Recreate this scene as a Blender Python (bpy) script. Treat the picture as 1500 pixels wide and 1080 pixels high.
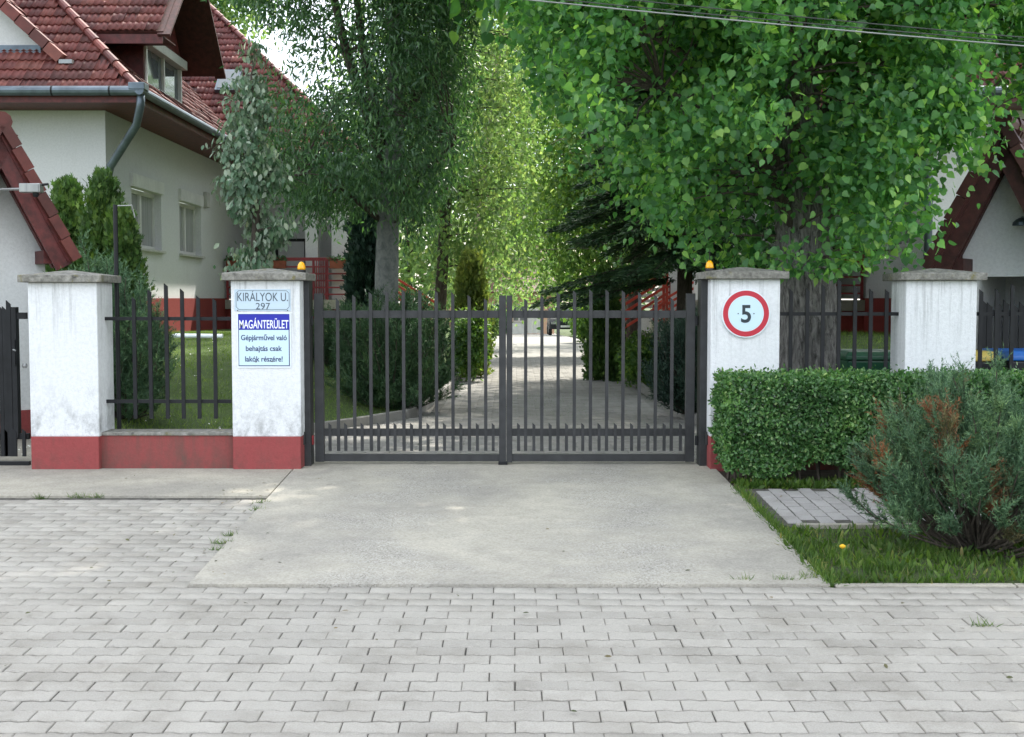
import bpy, math, random
import numpy as np
from mathutils import Vector, Matrix, Euler

R = math.radians
rng = np.random.default_rng(7)
random.seed(7)
scene = bpy.context.scene
for o in list(bpy.data.objects):
    bpy.data.objects.remove(o)
col = scene.collection

# ------------------------------------------------------------------ camera
F = 1780.0                       # focal length in photo pixels (1500 wide)
EYE = Vector((0, 0, 1.44))
PITCH = math.atan(102 / F)
cam_d = bpy.data.cameras.new("Camera")
cam_d.sensor_width = 36
cam_d.lens = F / 1500 * 36
cam_d.clip_start = 0.05
cam_d.clip_end = 2000
cam = bpy.data.objects.new("Camera", cam_d)
col.objects.link(cam)
cam.location = EYE
cam.rotation_euler = (math.pi / 2 - PITCH, 0, 0)
scene.camera = cam

# ------------------------------------------------------------------ light
SUN = Vector((0.30, 0.62, 0.95)).normalized()      # from the scene towards the sun
sun_el = math.asin(SUN.z)
sun_az = math.atan2(SUN.x, SUN.y)
w = bpy.data.worlds.new("World")
scene.world = w
w.use_nodes = True
nt = w.node_tree
nt.nodes.clear()
sky = nt.nodes.new("ShaderNodeTexSky")
sky.sky_type = 'NISHITA'
sky.sun_disc = False
sky.sun_elevation = sun_el
sky.sun_rotation = sun_az
sky.air_density = 1.0
sky.dust_density = 2.0
sky.ozone_density = 1.0
tc = nt.nodes.new("ShaderNodeTexCoord")
noi = nt.nodes.new("ShaderNodeTexNoise")
noi.inputs["Scale"].default_value = 2.2
noi.inputs["Detail"].default_value = 7
noi.inputs["Roughness"].default_value = 0.55
rmp = nt.nodes.new("ShaderNodeValToRGB")
rmp.color_ramp.elements[0].position = 0.40
rmp.color_ramp.elements[1].position = 0.62
mixs = nt.nodes.new("ShaderNodeMix")
mixs.data_type = 'RGBA'
mixs.inputs[7].default_value = (11.5, 11.8, 12.2, 1)
bg = nt.nodes.new("ShaderNodeBackground")
bg.inputs[1].default_value = 0.15
wo = nt.nodes.new("ShaderNodeOutputWorld")
nt.links.new(tc.outputs["Generated"], noi.inputs["Vector"])
nt.links.new(noi.outputs["Fac"], rmp.inputs[0])
nt.links.new(rmp.outputs[0], mixs.inputs[0])
nt.links.new(sky.outputs[0], mixs.inputs[6])
nt.links.new(mixs.outputs[2], bg.inputs[0])
nt.links.new(bg.outputs[0], wo.inputs[0])

sd = bpy.data.lights.new("Sun", 'SUN')
sd.energy = 4.6
sd.angle = R(1.0)
sd.color = (1.0, 0.95, 0.86)
so = bpy.data.objects.new("Sun", sd)
col.objects.link(so)
so.rotation_euler = SUN.to_track_quat('Z', 'Y').to_euler()
so.location = (20, 20, 30)

vs = scene.view_settings
vs.view_transform = 'Standard'
vs.look = 'None'
vs.exposure = 1.06
vs.gamma = 1.0
vs.use_curve_mapping = False

# ------------------------------------------------------------------ pixel helpers
GY = 10.17          # depth of the pillar fronts; ground is level behind it
SL = 0.0382         # slope of the entrance towards the street


def ray(px, py):
    u = (px - 750) / F
    v = (540 - py) / F
    return Vector((u, math.cos(PITCH) + v * math.sin(PITCH), -math.sin(PITCH) + v * math.cos(PITCH)))


def at(px, py, Y):
    d = ray(px, py)
    return EYE + d * (Y / d.y)


def gz(Y):
    if Y >= GY:
        return 0.0
    if Y < 0:
        Y = 0
    return -SL * (GY - Y)


def on_ground(px, py):
    """point of the sloped entrance (or level yard behind) under a pixel"""
    d = ray(px, py)
    t = -EYE.z / d.z
    if d.y * t >= GY:
        return EYE + d * t
    # EYE.z + t*dz = -SL*(GY - t*dy)
    t = (-SL * GY - EYE.z) / (d.z - SL * d.y)
    return EYE + d * t


# ------------------------------------------------------------------ materials
MATS = {}


def nodes_of(name):
    m = bpy.data.materials.new(name)
    m.use_nodes = True
    n = m.node_tree
    return m, n, n.nodes["Principled BSDF"]


def L(n, a, b):
    n.links.new(a, b)


def rand_node(n):
    g = n.nodes.new("ShaderNodeNewGeometry")
    oi = n.nodes.new("ShaderNodeObjectInfo")
    ad = n.nodes.new("ShaderNodeMath")
    ad.operation = 'ADD'
    fr = n.nodes.new("ShaderNodeMath")
    fr.operation = 'FRACT'
    L(n, g.outputs["Random Per Island"], ad.inputs[0])
    L(n, oi.outputs["Random"], ad.inputs[1])
    L(n, ad.outputs[0], fr.inputs[0])
    return fr.outputs[0]


def ramp(n, fac, stops):
    r = n.nodes.new("ShaderNodeValToRGB")
    e = r.color_ramp.elements
    e[0].position, e[0].color = stops[0][0], (*stops[0][1], 1)
    e[1].position, e[1].color = stops[-1][0], (*stops[-1][1], 1)
    for p, c in stops[1:-1]:
        k = e.new(p)
        k.color = (*c, 1)
    L(n, fac, r.inputs[0])
    return r.outputs[0]


def noise(n, scale, detail=4, rough=0.6, vec=None, coord="Object", dist=0.0):
    t = n.nodes.new("ShaderNodeTexNoise")
    t.inputs["Scale"].default_value = scale
    t.inputs["Detail"].default_value = detail
    t.inputs["Roughness"].default_value = rough
    t.inputs["Distortion"].default_value = dist
    if vec is None:
        if coord == "World":
            c = n.nodes.new("ShaderNodeNewGeometry").outputs["Position"]
        else:
            c = n.nodes.new("ShaderNodeTexCoord").outputs[coord]
        vec = c
    L(n, vec, t.inputs["Vector"])
    return t.outputs["Fac"]


def scaled_pos(n, s):
    g = n.nodes.new("ShaderNodeNewGeometry").outputs["Position"]
    m = n.nodes.new("ShaderNodeMapping")
    m.inputs["Scale"].default_value = s
    L(n, g, m.inputs[0])
    return m.outputs[0]


def mixc(n, fac, a, b, mode='MIX'):
    m = n.nodes.new("ShaderNodeMix")
    m.data_type = 'RGBA'
    m.blend_type = mode
    for k, val in ((0, fac), (6, a), (7, b)):
        if isinstance(val, (int, float)):
            m.inputs[k].default_value = val
        elif isinstance(val, tuple):
            m.inputs[k].default_value = (*val, 1)
        else:
            L(n, val, m.inputs[k])
    return m.outputs[2]


def bump(n, b, h, strength=0.3, dist=0.01):
    k = n.nodes.new("ShaderNodeBump")
    k.inputs["Strength"].default_value = strength
    k.inputs["Distance"].default_value = dist
    L(n, h, k.inputs["Height"])
    L(n, k.outputs[0], b.inputs["Normal"])


def plain(name, c, rough=0.5, metal=0.0, var=0.06, scale=6, bumpk=0.0, bscale=60, spec=0.5):
    m, n, b = nodes_of(name)
    f = noise(n, scale, 5, coord="World")
    lo = tuple(max(0, x * (1 - var * 2)) for x in c)
    hi = tuple(min(1, x * (1 + var * 2)) for x in c)
    L(n, ramp(n, f, [(0.3, lo), (0.7, hi)]), b.inputs["Base Color"])
    b.inputs["Roughness"].default_value = rough
    b.inputs["Metallic"].default_value = metal
    b.inputs["Specular IOR Level"].default_value = spec
    if bumpk:
        bump(n, b, noise(n, bscale, 3, coord="World"), bumpk, 0.01)
    MATS[name] = m
    return m


def flat(name, c, rough=0.4):
    m, n, b = nodes_of(name)
    b.inputs["Base Color"].default_value = (*c, 1)
    b.inputs["Roughness"].default_value = rough
    MATS[name] = m
    return m


def stucco(name, c, dirt, dirt_amt=0.5, bscale=90, bk=0.6, splash=None):
    m, n, b = nodes_of(name)
    f1 = noise(n, 1.3, 6, 0.65, coord="World")
    f2 = noise(n, 35, 3, 0.7, coord="World")
    base = ramp(n, f2, [(0.25, tuple(x * 0.86 for x in c)), (0.6, c)])
    k = n.nodes.new("ShaderNodeMath")
    k.operation = 'MULTIPLY'
    st = noise(n, 1.0, 7, 0.7, vec=scaled_pos(n, (7, 7, 1.1)))
    r1 = ramp(n, f1, [(0.52, (0, 0, 0)), (0.75, (1, 1, 1))])
    r2 = ramp(n, st, [(0.42, (0, 0, 0)), (0.7, (1, 1, 1))])
    L(n, r1, k.inputs[0])
    L(n, r2, k.inputs[1])
    k2 = n.nodes.new("ShaderNodeMath")
    k2.operation = 'MULTIPLY'
    k2.inputs[1].default_value = dirt_amt
    L(n, k.outputs[0], k2.inputs[0])
    outc = mixc(n, k2.outputs[0], base, dirt)
    if splash:
        # algae splashed up from the ground and rain streaks under the cap
        sep = n.nodes.new("ShaderNodeSeparateXYZ")
        L(n, n.nodes.new("ShaderNodeNewGeometry").outputs["Position"], sep.inputs[0])
        for z0, z1, vec, lo, hi, amt in ((splash[1], splash[0], (6, 6, 4), (splash[4] if len(splash) > 4 else .50), .66, (splash[5] if len(splash) > 4 else .55)), (splash[2], splash[3], (16, 16, .8), (splash[4] + .05 if len(splash) > 4 else .56), .72, (splash[5] if len(splash) > 4 else .5))):
            mr = n.nodes.new("ShaderNodeMapRange")
            mr.inputs[1].default_value = z0
            mr.inputs[2].default_value = z1
            L(n, sep.outputs[2], mr.inputs[0])
            ns_ = ramp(n, noise(n, 1.0, 8, 0.75, vec=scaled_pos(n, vec)), [(lo, (0, 0, 0)), (hi, (amt, amt, amt))])
            mu = n.nodes.new("ShaderNodeMath")
            mu.operation = 'MULTIPLY'
            L(n, mr.outputs[0], mu.inputs[0])
            L(n, ns_, mu.inputs[1])
            outc = mixc(n, mu.outputs[0], outc, dirt)
    L(n, outc, b.inputs["Base Color"])
    b.inputs["Roughness"].default_value = 0.9
    b.inputs["Specular IOR Level"].default_value = 0.2
    bump(n, b, noise(n, bscale, 4, 0.7, coord="World"), bk, 0.012)
    MATS[name] = m
    return m


stucco("pillar_stucco", (0.76, 0.78, 0.80), (0.16, 0.17, 0.17), 0.75, splash=(.26, .80, .85, 1.62, .46, .8))
stucco("house_stucco", (0.63, 0.635, 0.64), (0.40, 0.40, 0.38), 0.3, 60, 0.25)
stucco("shelter_stucco", (0.72, 0.73, 0.73), (0.38, 0.38, 0.36), 0.35, 60, 0.25)
stucco("far_stucco", (0.66, 0.42, 0.30), (0.4, 0.3, 0.2), 0.3, 30, 0.2)
stucco("plinth_red", (0.29, 0.068, 0.068), (0.09, 0.075, 0.06), 0.8, 60, 0.35, splash=(-.05, .22, .16, .34, .46, .7))
stucco("wall_red", (0.27, 0.068, 0.066), (0.085, 0.08, 0.065), 1.0, 60, 0.35, splash=(-.04, .30, .06, .33, .40, .95))
stucco("house_plinth", (0.24, 0.045, 0.04), (0.08, 0.05, 0.04), 0.5, 60, 0.3)
plain("steel", (0.036, 0.037, 0.039), 0.5, 0.0, 0.12, 9, spec=.3)
plain("steel_dark", (0.014, 0.015, 0.017), 0.55, 0.0, 0.12, 9, spec=.25)
plain("zinc", (0.12, 0.15, 0.18), 0.45, 0.6, 0.15, 4)
plain("wood_red", (0.10, 0.016, 0.015), 0.55, 0, 0.25, 12, 0.2, 40)
plain("wood_dark", (0.055, 0.016, 0.014), 0.65, 0, 0.25, 12, 0.2, 40)
plain("rail_red", (0.24, 0.02, 0.025), 0.45, 0, 0.12, 8)
plain("rail_bright", (0.52, 0.055, 0.03), 0.45, 0, 0.1, 8)
plain("white_frame", (0.62, 0.62, 0.60), 0.4, 0, 0.06, 4)
plain("shutter", (0.45, 0.45, 0.42), 0.5, 0, 0.08, 4)
plain("terracotta", (0.26, 0.07, 0.035), 0.7, 0, 0.12, 8)
plain("bin_green", (0.015, 0.085, 0.045), 0.45, 0, 0.1, 8)
plain("bin_black", (0.012, 0.014, 0.018), 0.5, 0, 0.1, 8)
plain("bin_blue", (0.01, 0.12, 0.45), 0.4, 0, 0.06, 8)
plain("bin_yellow", (0.55, 0.42, 0.10), 0.45, 0, 0.06, 8)
plain("soil", (0.055, 0.042, 0.030), 0.95, 0, 0.35, 6, 0.8, 30)
plain("joint_sand", (0.075, 0.070, 0.060), 0.95, 0, 0.3, 20, 0.4, 90)
plain("cable", (0.05, 0.055, 0.055), 0.5, 0, 0.1, 3)
plain("black_rubber", (0.012, 0.012, 0.013), 0.6, 0, 0.1, 8)
plain("car_paint", (0.02, 0.022, 0.028), 0.25, 0.2, 0.05, 3)
plain("galvanised", (0.30, 0.31, 0.31), 0.4, 0.5, 0.1, 6)
flat("sign_white", (0.74, 0.80, 0.86))
flat("sign_blue", (0.012, 0.018, 0.36))
flat("sign_navy", (0.02, 0.035, 0.13))
flat("sign_pale", (0.56, 0.73, 0.82))
flat("sign_red", (0.47, 0.012, 0.035))
flat("sign_black", (0.012, 0.025, 0.035))
flat("sign_text_white", (0.85, 0.88, 0.95))
flat("plate_pale", (0.50, 0.62, 0.72))
flat("plate_ink", (0.06, 0.08, 0.11))
flat("screw", (0.05, 0.05, 0.06))
flat("petal", (0.75, 0.75, 0.70), 0.6)
flat("dandelion", (0.72, 0.42, 0.02), 0.6)


def glass_mat():
    m, n, b = nodes_of("glass")
    b.inputs["Base Color"].default_value = (0.10, 0.12, 0.13, 1)
    b.inputs["Roughness"].default_value = 0.06
    b.inputs["Specular IOR Level"].default_value = 0.8
    bump(n, b, noise(n, 1.3, 2, coord="World"), 0.02, 0.02)
    MATS["glass"] = m


glass_mat()


def curtain():
    m, n, b = nodes_of("curtain")
    f = noise(n, 1.0, 3, vec=scaled_pos(n, (18, 18, 0.6)))
    L(n, ramp(n, f, [(0.35, (0.24, 0.25, 0.25)), (0.65, (0.36, 0.37, 0.36))]), b.inputs["Base Color"])
    b.inputs["Roughness"].default_value = 0.15
    MATS["curtain"] = m


curtain()


def beacon():
    m, n, b = nodes_of("amber_plastic")
    b.inputs["Base Color"].default_value = (0.86, 0.42, 0.01, 1)
    b.inputs["Roughness"].default_value = 0.18
    b.inputs["Subsurface Weight"].default_value = 0.25
    b.inputs["Subsurface Radius"].default_value = (0.05, 0.03, 0.01)
    MATS["amber_plastic"] = m


beacon()


def cap_mat():
    m, n, b = nodes_of("cap_concrete")
    f = noise(n, 22, 6, 0.7, coord="World")
    base = ramp(n, f, [(0.28, (0.07, 0.068, 0.06)), (0.5, (0.20, 0.195, 0.175)), (0.72, (0.34, 0.33, 0.30))])
    g = noise(n, 9, 5, 0.7, coord="World")
    moss = ramp(n, g, [(0.55, (0, 0, 0)), (0.68, (1, 1, 1))])
    L(n, mixc(n, moss, base, (0.16, 0.145, 0.055)), b.inputs["Base Color"])
    b.inputs["Roughness"].default_value = 0.95
    bump(n, b, f, 0.8, 0.012)
    MATS["cap_concrete"] = m


cap_mat()


def apron_mat(name, c, agg):
    m, n, b = nodes_of(name)
    f0 = noise(n, 0.9, 6, 0.6, coord="World", dist=0.4)
    f1 = noise(n, 6, 5, 0.65, coord="World")
    f3 = noise(n, 55, 4, 0.8, coord="World")
    base = ramp(n, f1, [(0.3, tuple(x * 0.88 for x in c)), (0.7, tuple(x * 1.08 for x in c))])
    base = mixc(n, 1.0, base, ramp(n, f3, [(0.35, (0.78, 0.78, 0.77)), (0.6, (1.06, 1.06, 1.06))]), 'MULTIPLY')
    big = ramp(n, f0, [(0.36, (0.78, 0.78, 0.79)), (0.62, (1.06, 1.05, 1.02))])
    base = mixc(n, 1.0, base, big, 'MULTIPLY')
    vo = n.nodes.new("ShaderNodeTexVoronoi")
    vo.inputs["Scale"].default_value = 115
    L(n, n.nodes.new("ShaderNodeNewGeometry").outputs["Position"], vo.inputs["Vector"])
    stones = ramp(n, vo.outputs["Color"], [(0.1, (0.10, 0.092, 0.082)), (0.42, (0.33, 0.315, 0.285)), (0.75, (0.44, 0.42, 0.385)), (0.97, (0.66, 0.64, 0.60))])
    msk = noise(n, 1.5, 6, 0.75, vec=scaled_pos(n, (0.75, 1.5, 1)))
    sx = n.nodes.new("ShaderNodeSeparateXYZ")       # wheel tracks wear the cement skin off
    L(n, n.nodes.new("ShaderNodeNewGeometry").outputs["Position"], sx.inputs[0])
    prev = sx.outputs[0]
    for op, val in (('ABSOLUTE', 0), ('SUBTRACT', .78), ('ABSOLUTE', 0), ('MULTIPLY', -.36), ('ADD', .13)):
        mt = n.nodes.new("ShaderNodeMath")
        mt.operation = op
        mt.inputs[1].default_value = val
        L(n, prev, mt.inputs[0])
        prev = mt.outputs[0]
    mt = n.nodes.new("ShaderNodeMath")
    mt.operation = 'ADD'
    L(n, msk, mt.inputs[0])
    L(n, prev, mt.inputs[1])
    msk = ramp(n, mt.outputs[0], [(0.46, (0, 0, 0)), (0.64, (agg, agg, agg))])
    L(n, mixc(n, msk, base, stones), b.inputs["Base Color"])
    b.inputs["Roughness"].default_value = 0.9
    b.inputs["Specular IOR Level"].default_value = 0.25
    hh = n.nodes.new("ShaderNodeMath")
    hh.operation = 'MULTIPLY'
    L(n, vo.outputs["Distance"], hh.inputs[0])
    L(n, msk, hh.inputs[1])
    hs = n.nodes.new("ShaderNodeMath")
    hs.operation = 'ADD'
    L(n, hh.outputs[0], hs.inputs[0])
    L(n, noise(n, 120, 3, coord="World"), hs.inputs[1])
    bump(n, b, hs.outputs[0], 0.5, 0.006)
    MATS[name] = m


apron_mat("apron_concrete", (0.445, 0.42, 0.367), 0.5)
apron_mat("strip_concrete", (0.42, 0.395, 0.34), 0.35)


def paver_mat(name, c):
    m, n, b = nodes_of(name)
    r = rand_node(n)
    tone = ramp(n, r, [(0, tuple(x * 0.90 for x in c)), (0.5, c), (1, tuple(x * 1.06 for x in c))])
    f = noise(n, 3.2, 6, 0.65, coord="World")
    f2 = noise(n, 140, 3, 0.7, coord="World")
    st = ramp(n, f, [(0.30, (0.80, 0.79, 0.77)), (0.55, (1.03, 1.03, 1.03))])
    sp = ramp(n, f2, [(0.3, (0.82, 0.82, 0.82)), (0.65, (1.08, 1.08, 1.08))])
    a = mixc(n, 1.0, tone, st, 'MULTIPLY')
    a = mixc(n, 1.0, a, sp, 'MULTIPLY')
    wear = noise(n, 0.55, 5, 0.6, coord="World")
    a = mixc(n, ramp(n, wear, [(0.48, (0, 0, 0)), (0.66, (0.4, 0.4, 0.4))]), a, tuple(x * 1.12 for x in c))
    L(n, a, b.inputs["Base Color"])
    b.inputs["Roughness"].default_value = 0.88
    b.inputs["Specular IOR Level"].default_value = 0.3
    bump(n, b, noise(n, 170, 4, 0.7, coord="World"), 0.45, 0.004)
    MATS[name] = m


paver_mat("paver_grey", (0.362, 0.342, 0.306))
paver_mat("path_paver", (0.35, 0.335, 0.325))
paver_mat("yard_paver", (0.27, 0.262, 0.243))


def tile_mat(name, k):
    m, n, b = nodes_of(name)
    r = rand_node(n)
    tone = ramp(n, r, [(p_, tuple(x * y for x, y in zip(c_, k))) for p_, c_ in [(0, (0.095, 0.023, 0.019)), (0.45, (0.14, 0.031, 0.026)), (0.8, (0.175, 0.039, 0.031)), (1, (0.22, 0.065, 0.048))]])
    f = noise(n, 5, 6, 0.7, coord="World")
    st = ramp(n, f, [(0.35, (0.62, 0.62, 0.62)), (0.62, (1.05, 1.05, 1.05))])
    L(n, mixc(n, 1.0, tone, st, 'MULTIPLY'), b.inputs["Base Color"])
    b.inputs["Roughness"].default_value = 0.6
    bump(n, b, noise(n, 60, 3, coord="World"), 0.3, 0.005)
    MATS[name] = m


tile_mat("roof_tile_clay", (1, 1, 1))
tile_mat("roof_tile_brown", (.55, .8, .9))


def leaf_mat(name, stops, trans, rough=0.45, tmix=0.45, back=None):
    m, n, b = nodes_of(name)
    r = rand_node(n)
    c = ramp(n, r, stops)
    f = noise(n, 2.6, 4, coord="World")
    c = mixc(n, 1.0, c, ramp(n, f, [(0.32, (0.66, 0.70, 0.74)), (0.52, (1, 1, 1)), (0.70, (1.45, 1.30, 1.0))]), 'MULTIPLY')  # natural clump tone, plus sunlit and shaded clumps painted into the leaf colour
    if back:
        g = n.nodes.new("ShaderNodeNewGeometry")
        c = mixc(n, g.outputs["Backfacing"], c, back)
    L(n, c, b.inputs["Base Color"])
    b.inputs["Roughness"].default_value = rough
    b.inputs["Specular IOR Level"].default_value = 0.4
    t = n.nodes.new("ShaderNodeBsdfTranslucent")
    tcn = mixc(n, 1.0, c, trans, 'MULTIPLY')
    L(n, tcn, t.inputs[0])
    mx = n.nodes.new("ShaderNodeMixShader")
    mx.inputs[0].default_value = tmix
    L(n, b.outputs[0], mx.inputs[1])
    L(n, t.outputs[0], mx.inputs[2])
    L(n, mx.outputs[0], n.nodes["Material Output"].inputs[0])
    MATS[name] = m


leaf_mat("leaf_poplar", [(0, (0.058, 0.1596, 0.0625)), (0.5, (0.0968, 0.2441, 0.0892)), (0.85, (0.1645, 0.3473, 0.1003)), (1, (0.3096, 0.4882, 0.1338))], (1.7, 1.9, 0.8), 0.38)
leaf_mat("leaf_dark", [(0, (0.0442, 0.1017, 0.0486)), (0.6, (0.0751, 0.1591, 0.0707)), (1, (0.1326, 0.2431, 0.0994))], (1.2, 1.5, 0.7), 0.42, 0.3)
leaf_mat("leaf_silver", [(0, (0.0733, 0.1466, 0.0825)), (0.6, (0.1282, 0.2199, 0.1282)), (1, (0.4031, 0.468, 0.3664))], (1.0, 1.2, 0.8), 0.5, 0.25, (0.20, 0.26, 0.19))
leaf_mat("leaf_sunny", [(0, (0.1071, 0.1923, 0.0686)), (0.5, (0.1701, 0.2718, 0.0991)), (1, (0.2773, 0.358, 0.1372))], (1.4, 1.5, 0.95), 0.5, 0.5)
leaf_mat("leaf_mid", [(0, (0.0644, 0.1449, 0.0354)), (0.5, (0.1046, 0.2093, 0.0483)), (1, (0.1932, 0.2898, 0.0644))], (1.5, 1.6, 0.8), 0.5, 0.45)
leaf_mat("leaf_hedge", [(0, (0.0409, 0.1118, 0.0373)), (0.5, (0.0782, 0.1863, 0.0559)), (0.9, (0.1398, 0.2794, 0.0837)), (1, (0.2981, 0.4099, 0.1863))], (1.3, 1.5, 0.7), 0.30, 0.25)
leaf_mat("needle_blue", [(0, (0.052, 0.1126, 0.0563)), (0.6, (0.0952, 0.1906, 0.0958)), (1, (0.1733, 0.2858, 0.1296))], (1, 1.1, 0.9), 0.55, 0.15)
leaf_mat("needle_green", [(0, (0.03, 0.075, 0.033)), (0.6, (0.054, 0.12, 0.051)), (1, (0.105, 0.18, 0.075))], (1, 1.2, 0.8), 0.55, 0.15)
leaf_mat("needle_thuja", [(0, (0.0405, 0.0945, 0.0216)), (0.6, (0.0743, 0.1553, 0.0351)), (1, (0.135, 0.2228, 0.0473))], (1.2, 1.3, 0.7), 0.55, 0.2)
leaf_mat("needle_lime", [(0, (0.10, 0.15, 0.04)), (0.6, (0.15, 0.21, 0.055)), (1, (0.22, 0.26, 0.08))], (1.5, 1.5, 0.9), 0.55, 0.5)
leaf_mat("needle_dark", [(0, (0.014, 0.0364, 0.0252)), (0.6, (0.0252, 0.0588, 0.0392)), (1, (0.0448, 0.0896, 0.056))], (1, 1.1, 0.9), 0.55, 0.1)
leaf_mat("needle_dead", [(0, (0.165, 0.0638, 0.0225)), (0.6, (0.2475, 0.0975, 0.0413)), (1, (0.315, 0.165, 0.0825))], (1, 0.9, 0.7), 0.7, 0.15)
leaf_mat("needle_olive", [(0, (0.060, 0.075, 0.030)), (0.6, (0.11, 0.11, 0.05)), (1, (0.18, 0.13, 0.06))], (1, 1, 0.7), 0.6, 0.15)
leaf_mat("grass_blade", [(0, (0.0408, 0.0969, 0.0143)), (0.5, (0.0765, 0.153, 0.0224)), (0.93, (0.1326, 0.2142, 0.0367)), (1, (0.2652, 0.2244, 0.0918))], (1.4, 1.5, 0.6), 0.5, 0.35)
leaf_mat("lawn_blade", [(0, (0.09, 0.1725, 0.027)), (0.5, (0.1425, 0.2475, 0.042)), (1, (0.225, 0.315, 0.0675))], (1.4, 1.4, 0.6), 0.5, 0.35)


def ground_mat(name, a, c):
    m, n, b = nodes_of(name)
    f = noise(n, 2.5, 7, 0.7, coord="World")
    L(n, ramp(n, f, [(0.35, a), (0.65, c)]), b.inputs["Base Color"])
    b.inputs["Roughness"].default_value = 0.95
    bump(n, b, noise(n, 40, 4, coord="World"), 0.7, 0.03)
    MATS[name] = m


ground_mat("lawn_soil", (0.045, 0.075, 0.018), (0.075, 0.12, 0.028))
ground_mat("verge_soil", (0.040, 0.050, 0.020), (0.06, 0.085, 0.025))
ground_mat("far_ground", (0.045, 0.075, 0.020), (0.08, 0.10, 0.035))


def bark_mat(name, a, c, sx, sz, k=0.9, d=0.03):
    m, n, b = nodes_of(name)
    f = noise(n, 1.0, 6, 0.7, vec=scaled_pos(n, (sx, sx, sz)), dist=0.6)
    L(n, ramp(n, f, [(0.36, a), (0.62, c)]), b.inputs["Base Color"])
    b.inputs["Roughness"].default_value = 0.95
    bump(n, b, f, k, d)
    MATS[name] = m


bark_mat("bark_poplar", (0.040, 0.038, 0.036), (0.28, 0.27, 0.255), 30, 5, 1.0, 0.04)
bark_mat("bark_grey", (0.105, 0.115, 0.110), (0.20, 0.21, 0.195), 12, 9, 0.5, 0.01)
bark_mat("bark_brown", (0.035, 0.028, 0.022), (0.10, 0.082, 0.065), 30, 7, 0.8, 0.02)
bark_mat("bark_pale", (0.16, 0.14, 0.10), (0.34, 0.30, 0.22), 20, 6, 0.7, 0.02)

# ------------------------------------------------------------------ mesh helpers
ORG = {}          # object name -> origin of its thing
FLIP = False      # mirrors a thing about the drive (second house)


def fx(p):
    return (0.2 - p[0], p[1], p[2]) if FLIP else (p[0], p[1], p[2])


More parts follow.
